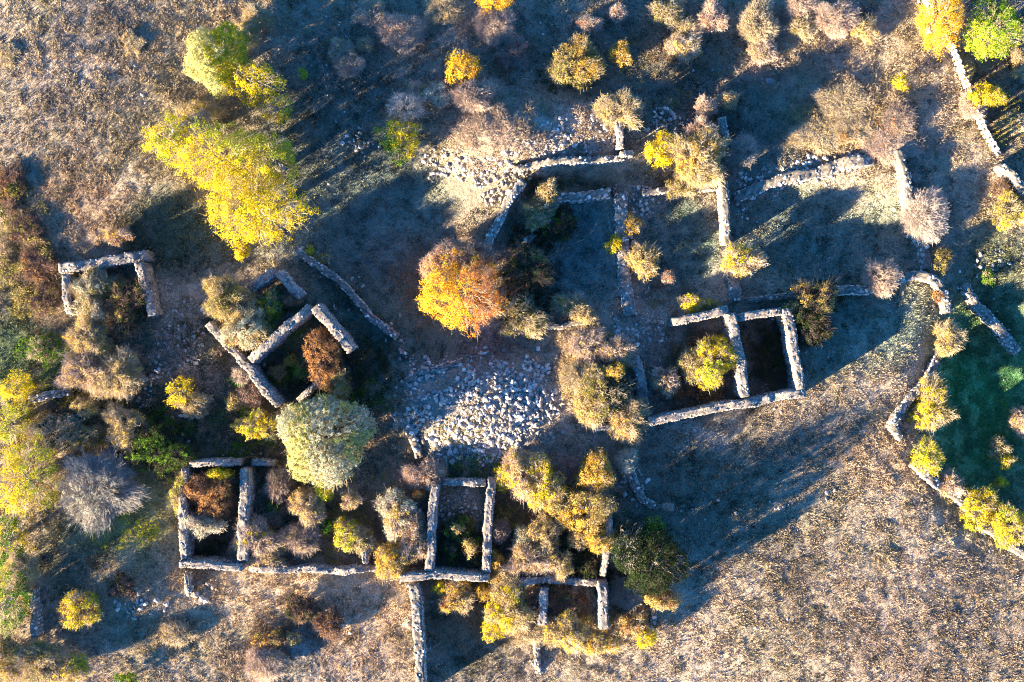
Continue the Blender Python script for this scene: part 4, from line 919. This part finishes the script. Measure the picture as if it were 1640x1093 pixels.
# bottom left
plant('bush', 130, 975, 33, 25, 2.2, 'yellow', 'yellow bush alone on the grass, bottom left', ld=1.2, td=0.6, gap=0.3, pal2='gold')
plant('bush', 62, 1058, 40, 34, 2.2, 'tan', 'straw-tan bush with green and yellow patches, bottom left corner', ld=0.8, td=1.4, pal2='olive')
plant('bush', 112, 1070, 32, 24, 2.0, 'tanyellow', 'yellow-tan bush right of the straw-tan one, bottom left corner', ld=1.0, td=1.2, pal2='yellow')
plant('bush', 10, 1050, 24, 34, 2.4, 'gold', 'ochre bush in the very bottom left corner', ld=0.8, td=1.0, pal2='olive')
plant('sapling', 204, 1088, 20, 10, 1.3, 'ygreen', 'green bush cut by the bottom edge, left', ld=1.1, td=0.2, pal2='green')
plant('bare', 425, 1060, 32, 28, 1.5, 'tan', 'pinkish-grey bare bush at the bottom edge left of centre', ld=0.1, td=1.6, tw='pink')
plant('bush', 432, 1022, 26, 16, 1.3, 'olive', 'dark scrubby bush with yellow flecks above the pinkish-grey one', ld=0.6, td=1.0, tw='brown', pal2='gold')
plant('bush', 482, 976, 26, 20, 1.4, 'dark', 'dark brown-green bush in the sunny grass, left of the small stone heap', ld=0.8, td=1.2, tw='brown')
plant('bush', 528, 1000, 20, 24, 1.0, 'brown', 'reddish-brown scrub beside the small stone heap', ld=0.5, td=1.4, tw='brown')
plant('sapling', 470, 1022, 13, 9, 1.0, 'tanyellow', 'small dull yellow tuft below the dark brown-green bush', ld=0.7, td=1.0)
plant('bush', 285, 1015, 30, 16, 0.8, 'tan', 'low sunny dry bush on the grass, bottom left of centre', ld=0.3, td=1.6, tw='tan')
plant('bush', 196, 938, 22, 18, 1.5, 'dark', 'dark leafless-looking bush shading the low stone pile, bottom left', ld=0.5, td=1.2, tw='brown')
plant('bush', 415, 30, 24, 20, 1.4, 'tan', 'tan scrub bush right above the lime-green tree', ld=0.3, td=1.6, tw='tan')
plant('bush', 400, 52, 18, 22, 1.4, 'tanyellow', 'dry yellowish scrub between the lime-green tree and the dark slope', ld=0.5, td=1.4)
plant('bush', 212, 70, 16, 18, 0.3, 'tanyellow', 'low dry yellowish bush in the upper left field', ld=0.5, td=1.2)
plant('bush', 14, 88, 18, 16, 0.3, 'tanyellow', 'low yellowish tuft at the left edge of the upper left field', ld=0.4, td=1.2)
plant('bush', 322, 178, 34, 14, 1.4, 'tanyellow', 'gold scrub between the lime-green tree and the big yellow trees', ld=0.6, td=1.2)


# ------------------------------------------------------------------ grass, weeds and fallen leaves
def grass(name, label, n, poly_w, hmin, hmax, blades, keepf, colf, mat=M_GRASS, width=0.02):
    x0, y0, x1, y1 = poly_w
    x = R.uniform(x0, x1, n); y = R.uniform(y0, y1, n)
    ok = keepf(x, y); x = x[ok]; y = y[ok]; n = len(x)
    c = colf(x, y); z = ground(x, y)
    hh = hmin + (hmax - hmin) * R.random(n) * np.clip(fbm(x / 0.8, y / 0.8, 91, 3) * 1.8 - 0.3, 0.15, 1.2)
    Vs = []; Cs = []
    for b in range(blades):
        an = R.uniform(0, 6.28, n); lean = R.uniform(0.2, 0.9, n)
        px_ = x + R.normal(0, 0.035, n); py_ = y + R.normal(0, 0.035, n)
        w = width * R.uniform(0.7, 1.4, n)
        sx = -np.sin(an) * w; sy = np.cos(an) * w
        tx = px_ + np.cos(an + R.normal(0, 0.5, n)) * hh * lean; ty = py_ + np.sin(an + R.normal(0, 0.5, n)) * hh * lean
        V = np.stack([np.stack([px_ - sx, py_ - sy, z - 0.03], -1), np.stack([px_ + sx, py_ + sy, z - 0.03], -1), np.stack([tx, ty, z + hh], -1)], 1)
        Vs.append(V.reshape(-1, 3)); Cs.append(np.repeat(c * R.uniform(0.7, 1.3, (n, 1)), 3, 0))
    V = np.concatenate(Vs); F = np.arange(len(V)).reshape(-1, 3)
    o = mesh_obj(name, V, F, mat, np.concatenate(Cs))
    return tag(o, label, 'grass', None, 'stuff')

FRAME = (-38, -27, 38, 27)
def no_grass(x, y):
    u, v = topx(x, y); k = np.zeros(len(x))
    for (bu, bv, ru, rv) in [(768, 652, 125, 78), (900, 225, 90, 36), (1230, 570, 42, 65), (1120, 590, 50, 75), (335, 830, 38, 66), (760, 290, 60, 40), (740, 812, 34, 30), (900, 970, 34, 30)]:
        k = np.maximum(k, np.exp(-(((u - bu) / ru) ** 2 + ((v - bv) / rv) ** 2) ** 3))
    return k
def dry_keep(x, y):
    dens = 0.25 + 0.95 * np.clip((fbm(x / 0.5, y / 0.5, 61, 3) - 0.40) * 4, 0, 1)
    u, v = topx(x, y)
    lawn = np.exp(-(((u - 1590) / 105) ** 2 + ((v - 650) / 190) ** 2) ** 2)
    return (R.random(len(x)) < dens) & (no_grass(x, y) < R.random(len(x)) * 0.8) & (lawn < R.random(len(x)))
def dry_col(x, y):
    c = ground_col(x, y)
    c = c * 1.45 + np.array((0.04, 0.03, 0.01))
    dk = (R.random(len(x)) < 0.18 + 0.5 * np.clip((fbm(x / 0.45, y / 0.45, 66, 3) - 0.5) * 5, 0, 1))[:, None]
    return np.where(dk, c * 0.32, c)
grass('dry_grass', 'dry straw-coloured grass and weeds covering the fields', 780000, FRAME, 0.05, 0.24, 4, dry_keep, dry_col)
def lawn_keep(x, y):
    u, v = topx(x, y)
    return np.exp(-(((u - 1590) / 105) ** 2 + ((v - 650) / 190) ** 2) ** 2) > R.random(len(x))
gx0, gy1 = px(1480, 440); gx1, gy0 = px(1660, 860)
grass('green_grass', 'short green grass in the hollow at the right edge', 90000, (gx0, gy0, gx1, gy1), 0.03, 0.08, 4, lawn_keep, lambda x, y: ground_col(x, y) * 1.3)

def fallen(label, u, v, ru, rv, n, pal):
    x, y = px(u + R.normal(0, 0.5, n) * ru, v + R.normal(0, 0.5, n) * rv)
    P = np.stack([x, y, ground(x, y) + R.uniform(0.06, 0.12, n)], -1)
    V, F = leaves(P, np.tile([0, 0, 1.0], (n, 1)), 0.07)
    pl = np.array(PAL[pal]); c = pl[R.integers(0, len(pl), n)] * R.uniform(0.7, 1.2, (n, 1))
    tag(mesh_obj('fallen_leaves', V, F, M_LEAF, np.repeat(c, 4, 0)), label, 'leaves', None, 'stuff')
fallen('yellow fallen leaves under the big yellow trees, upper left', 370, 330, 80, 80, 3000, 'gold')
fallen('yellow fallen leaves under the yellow trees at the left edge', 50, 780, 50, 80, 1500, 'gold')
fallen('pinkish fallen leaves spread around the orange tree', 695, 445, 62, 75, 5000, 'rust')

def weeds(label, patches, name='dry_undergrowth'):
    """low tangles of dry stalks, too many to count"""
    A0 = []; B0 = []; C0 = []
    for (u, v, ru, rv, hgt, dens, col) in patches:
        n = int(math.pi * ru * rv * S * S * dens * 1.7)
        t = R.uniform(0, 6.28, n); r = np.sqrt(R.random(n)) * (1 + 0.35 * np.sin(3 * t + u) * R.random(n))
        x, y = px(u + r * np.cos(t) * ru, v + r * np.sin(t) * rv)
        ok = fbm(x / 0.7, y / 0.7, 13, 3) > 0.42; x = x[ok]; y = y[ok]; n = len(x)
        z = ground(x, y); cc = np.array(col) * R.uniform(0.6, 1.3, (n, 1))
        hl = hgt * R.uniform(0.5, 1.1, n) * np.clip(fbm(x / 0.9, y / 0.9, 14, 2) * 1.8, 0.4, 1.3)
        for b in range(7):
            d = rand_dir(n, 0.05); d[:, 2] *= 1.2
            A = np.stack([x, y, z], -1) + R.normal(0, 0.05, (n, 3)) * [1, 1, 0]
            B = A + d * hl[:, None]
            A0.append(A); B0.append(B); C0.append(cc)
            A0.append(A * 0.4 + B * 0.6); B0.append(A * 0.2 + B * 0.8 + rand_dir(n, 0) * hl[:, None] * 0.35); C0.append(cc)
    V, F = prisms(np.concatenate(A0), np.concatenate(B0), 0.011, 0.005)
    return tag(mesh_obj(name, V, F, M_TWIG, np.repeat(np.concatenate(C0), 6, 0)), label, 'undergrowth', None, 'stuff')
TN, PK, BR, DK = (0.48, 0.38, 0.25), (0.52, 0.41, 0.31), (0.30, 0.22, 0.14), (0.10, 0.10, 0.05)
weeds('tangled dry undergrowth along the top of the picture', [
    (1350, 195, 100, 60, 0.45, 26, TN), (1420, 235, 60, 25, 0.4, 26, PK), (1230, 110, 45, 40, 0.4, 14, PK), (1310, 90, 70, 40, 0.4, 18, TN),
    (1060, 50, 60, 40, 0.35, 12, TN), (770, 190, 60, 50, 0.35, 16, PK), (840, 180, 60, 40, 0.35, 16, TN), (700, 60, 60, 40, 0.3, 10, BR), (960, 210, 70, 40, 0.25, 10, TN),
    (1140, 150, 50, 30, 0.35, 12, PK), (560, 40, 60, 40, 0.3, 8, TN), (1300, 30, 90, 30, 0.4, 18, PK), (750, 60, 40, 30, 0.35, 14, PK), (820, 110, 30, 30, 0.35, 12, BR), (900, 215, 80, 45, 0.3, 16, TN), (770, 230, 60, 50, 0.3, 16, PK), (560, 100, 60, 40, 0.3, 8, PK),
    (400, 30, 50, 40, 0.35, 14, TN), (330, 170, 60, 40, 0.35, 14, TN), (200, 60, 120, 60, 0.25, 6, TN), (120, 200, 120, 120, 0.25, 5, TN), (1500, 200, 40, 60, 0.25, 8, TN), (1100, 90, 60, 40, 0.35, 10, BR), (1240, 180, 50, 40, 0.35, 12, TN)])
weeds('tangled dry undergrowth among the ruins and down the left side', [
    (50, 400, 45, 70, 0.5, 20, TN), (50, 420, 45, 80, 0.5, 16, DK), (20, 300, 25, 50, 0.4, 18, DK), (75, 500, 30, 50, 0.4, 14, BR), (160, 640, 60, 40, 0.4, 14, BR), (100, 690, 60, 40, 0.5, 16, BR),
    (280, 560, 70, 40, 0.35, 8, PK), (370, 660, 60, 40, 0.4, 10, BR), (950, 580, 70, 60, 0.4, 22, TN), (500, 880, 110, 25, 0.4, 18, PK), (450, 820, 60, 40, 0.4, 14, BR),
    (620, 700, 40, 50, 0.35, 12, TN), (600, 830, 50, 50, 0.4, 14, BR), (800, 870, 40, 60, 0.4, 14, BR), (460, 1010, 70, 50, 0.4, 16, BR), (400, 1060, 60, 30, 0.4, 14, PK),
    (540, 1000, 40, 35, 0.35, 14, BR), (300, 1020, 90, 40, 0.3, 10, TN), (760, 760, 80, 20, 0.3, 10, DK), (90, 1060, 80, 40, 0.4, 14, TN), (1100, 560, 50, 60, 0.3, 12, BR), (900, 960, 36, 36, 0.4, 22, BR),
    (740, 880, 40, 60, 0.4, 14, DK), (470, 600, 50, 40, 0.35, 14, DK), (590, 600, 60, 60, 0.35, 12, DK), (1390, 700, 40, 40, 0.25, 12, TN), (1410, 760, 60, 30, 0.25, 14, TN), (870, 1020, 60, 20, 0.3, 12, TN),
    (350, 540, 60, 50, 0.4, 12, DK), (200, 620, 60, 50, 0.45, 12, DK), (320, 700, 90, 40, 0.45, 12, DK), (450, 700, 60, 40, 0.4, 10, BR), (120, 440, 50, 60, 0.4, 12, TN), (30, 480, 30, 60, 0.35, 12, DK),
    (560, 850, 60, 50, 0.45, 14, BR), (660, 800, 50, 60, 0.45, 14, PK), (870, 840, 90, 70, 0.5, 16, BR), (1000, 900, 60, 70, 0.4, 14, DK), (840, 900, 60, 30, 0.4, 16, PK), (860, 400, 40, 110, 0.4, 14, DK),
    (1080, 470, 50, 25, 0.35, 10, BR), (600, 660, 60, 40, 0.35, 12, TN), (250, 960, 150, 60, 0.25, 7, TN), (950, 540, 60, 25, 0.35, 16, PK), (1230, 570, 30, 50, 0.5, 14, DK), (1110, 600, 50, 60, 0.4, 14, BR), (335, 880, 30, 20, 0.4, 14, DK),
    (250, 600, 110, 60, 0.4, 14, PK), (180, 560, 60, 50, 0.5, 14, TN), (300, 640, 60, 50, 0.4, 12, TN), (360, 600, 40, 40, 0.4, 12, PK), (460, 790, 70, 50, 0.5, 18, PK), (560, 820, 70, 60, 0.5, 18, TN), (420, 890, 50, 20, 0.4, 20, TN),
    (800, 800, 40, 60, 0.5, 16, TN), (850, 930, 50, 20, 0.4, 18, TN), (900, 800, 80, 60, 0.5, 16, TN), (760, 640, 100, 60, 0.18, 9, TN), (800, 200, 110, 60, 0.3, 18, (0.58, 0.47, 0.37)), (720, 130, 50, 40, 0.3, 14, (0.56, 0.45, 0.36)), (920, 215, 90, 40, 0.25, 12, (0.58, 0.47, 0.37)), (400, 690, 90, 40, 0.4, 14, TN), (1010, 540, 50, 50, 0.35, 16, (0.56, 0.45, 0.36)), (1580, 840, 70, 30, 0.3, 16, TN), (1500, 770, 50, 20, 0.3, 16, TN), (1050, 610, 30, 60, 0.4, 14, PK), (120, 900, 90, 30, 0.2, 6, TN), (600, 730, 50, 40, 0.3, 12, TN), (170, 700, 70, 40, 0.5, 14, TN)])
weeds('scattered dark dead stalks standing in the open dry fields', [
    (120, 170, 170, 170, 0.22, 2.2, DK), (250, 60, 160, 80, 0.22, 2.0, BR), (1400, 950, 300, 150, 0.2, 2.4, BR), (1350, 1000, 250, 120, 0.2, 1.6, DK), (1400, 620, 90, 90, 0.2, 1.5, TN), (1220, 900, 120, 100, 0.2, 2.0, BR), (1560, 920, 90, 100, 0.2, 2.0, DK)], 'dead_stalks')

def cover(label, patches, name='ground_cover'):
    """low leafy growth, too many to count"""
    Vv = []; Cc = []
    for (u, v, ru, rv, hgt, dens, pal) in patches:
        n = int(math.pi * ru * rv * S * S * dens * 1.6); t = R.uniform(0, 6.28, n); r = np.sqrt(R.random(n))
        x, y = px(u + r * np.cos(t) * ru, v + r * np.sin(t) * rv)
        ok = fbm(x / 0.8, y / 0.8, 113, 3) > 0.47; x = x[ok]; y = y[ok]; n = len(x)
        z = ground(x, y) + hgt * np.clip(fbm(x / 0.8, y / 0.8, 113, 3) - 0.4, 0, 1) * 5
        P = (np.stack([x, y, z], -1)[:, None, :] + R.normal(0, 0.09, (n, 12, 3))).reshape(-1, 3)
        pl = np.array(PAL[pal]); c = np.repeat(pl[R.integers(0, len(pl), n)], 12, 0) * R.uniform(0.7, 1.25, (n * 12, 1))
        V, F = leaves(P, np.tile([0, 0, 1.0], (n * 12, 1)), 0.08); Vv.append(V); Cc.append(np.repeat(c, 4, 0))
    V = np.concatenate(Vv)
    return tag(mesh_obj(name, V, np.arange(len(V)).reshape(-1, 4), M_LEAF, np.concatenate(Cc)), label, 'ground cover', None, 'stuff')
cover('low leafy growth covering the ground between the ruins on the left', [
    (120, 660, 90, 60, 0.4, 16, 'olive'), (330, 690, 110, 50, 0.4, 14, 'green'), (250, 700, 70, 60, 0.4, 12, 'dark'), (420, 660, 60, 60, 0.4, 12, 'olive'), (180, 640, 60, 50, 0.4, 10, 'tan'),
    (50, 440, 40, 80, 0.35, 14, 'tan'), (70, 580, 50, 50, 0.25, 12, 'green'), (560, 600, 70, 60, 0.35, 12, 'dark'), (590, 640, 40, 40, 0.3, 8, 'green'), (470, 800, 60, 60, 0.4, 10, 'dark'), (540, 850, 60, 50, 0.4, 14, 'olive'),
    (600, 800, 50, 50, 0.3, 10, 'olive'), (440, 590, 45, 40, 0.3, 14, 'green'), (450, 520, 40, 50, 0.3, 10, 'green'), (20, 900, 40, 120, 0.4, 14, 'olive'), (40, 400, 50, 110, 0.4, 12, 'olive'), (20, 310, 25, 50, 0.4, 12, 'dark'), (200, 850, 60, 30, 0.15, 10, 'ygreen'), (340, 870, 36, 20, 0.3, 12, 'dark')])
cover('low leafy growth covering the ground around the ruins of the middle and right', [
    (850, 440, 40, 110, 0.35, 14, 'dark'), (740, 870, 36, 45, 0.4, 16, 'olive'), (780, 750, 90, 24, 0.25, 10, 'green'), (880, 850, 90, 90, 0.4, 16, 'olive'), (800, 880, 40, 60, 0.4, 14, 'tan'), (1000, 900, 60, 80, 0.35, 14, 'dark'),
    (900, 970, 40, 36, 0.3, 18, 'brown'), (960, 1010, 100, 30, 0.35, 14, 'tanyellow'), (960, 600, 66, 70, 0.3, 12, 'tan'), (1110, 600, 50, 60, 0.3, 12, 'rust'), (1230, 570, 38, 60, 0.3, 12, 'dark'), (1345, 200, 95, 50, 0.3, 9, 'tan'),
    (1370, 215, 60, 25, 0.3, 8, 'rust'), (1320, 500, 50, 50, 0.3, 10, 'dark'), (1600, 200, 40, 50, 0.25, 10, 'olive'), (1100, 110, 120, 70, 0.2, 3, 'olive'), (860, 130, 60, 30, 0.25, 5, 'dark'), (1610, 700, 30, 60, 0.2, 8, 'green'), (1090, 490, 60, 16, 0.25, 10, 'olive'), (1590, 830, 50, 24, 0.4, 18, 'yellow'), (1540, 795, 30, 16, 0.3, 14, 'tanyellow'), (1470, 725, 24, 22, 0.3, 12, 'olive'), (760, 690, 60, 30, 0.15, 6, 'olive'), (1470, 660, 20, 40, 0.2, 8, 'olive')])

# ------------------------------------------------------------------ picket fence, top right
def fence(label, pts, h, pitch=0.22):
    x, y = px([p[0] for p in pts], [p[1] for p in pts], h * 0.7)
    sg = np.hypot(np.diff(x), np.diff(y)); cum = np.concatenate([[0], np.cumsum(sg)]); n = int(cum[-1] / pitch)
    t = np.linspace(0, cum[-1], n); X = np.interp(t, cum, x); Y = np.interp(t, cum, y); Z = ground(X, Y)
    dx, dy = np.gradient(X), np.gradient(Y); L_ = np.hypot(dx, dy); dx /= L_; dy /= L_
    e = empty('picket_fence', (float(X[n // 2]), float(Y[n // 2]), float(Z[n // 2]))); tag(e, label, 'fence')
    for i in range(n):
        w, th = pitch * 0.33 * R.uniform(0.8, 1.15), 0.016; hh = h * R.uniform(0.86, 1.06)
        D = np.array([dx[i], dy[i], 0]); N_ = np.array([-dy[i], dx[i], 0]); B = np.array([X[i], Y[i], Z[i]])
        lean = N_ * R.normal(0, 0.05) + D * R.normal(0, 0.03)
        prof = [(-w, -0.15), (w, -0.15), (w, hh * 0.9), (0, hh), (-w, hh * 0.9)]
        V = np.array([B + D * a_ + N_ * s_ * th + np.array([0, 0, z_]) + lean * max(z_, 0) for s_ in (-1, 1) for a_, z_ in prof])
        T = [(0, 2, 1), (0, 3, 2), (0, 4, 3), (5, 6, 7), (5, 7, 8), (5, 8, 9)] + [q for k in range(5) for q in ((k, (k + 1) % 5, 5 + (k + 1) % 5), (k, 5 + (k + 1) % 5, 5 + k))]
        local(mesh_obj('picket', V, np.array(T), M_WOOD, np.tile(np.array((0.62, 0.55, 0.46)) * R.uniform(0.75, 1.1), (10, 1))), e)
    for zz in (0.3, 0.72):
        A = np.stack([X - dy * 0.05, Y + dx * 0.05, Z + h * zz], -1); V, F = prisms(A[:-1], A[1:], 0.035, 0.035)
        local(mesh_obj('rail', V, F, M_WOOD, np.tile((0.5, 0.43, 0.34), (len(V), 1))), e)
fence('cream picket fence of narrow boards, top right, throwing striped shadows', [(1476, -14), (1488, 12), (1512, 60), (1530, 100), (1545, 140)], 1.2, 0.3)
fence('weathered picket fence continuing beyond the pink bare bush, right side', [(1549, 150), (1560, 180), (1575, 212), (1592, 240)], 1.3, 0.3)
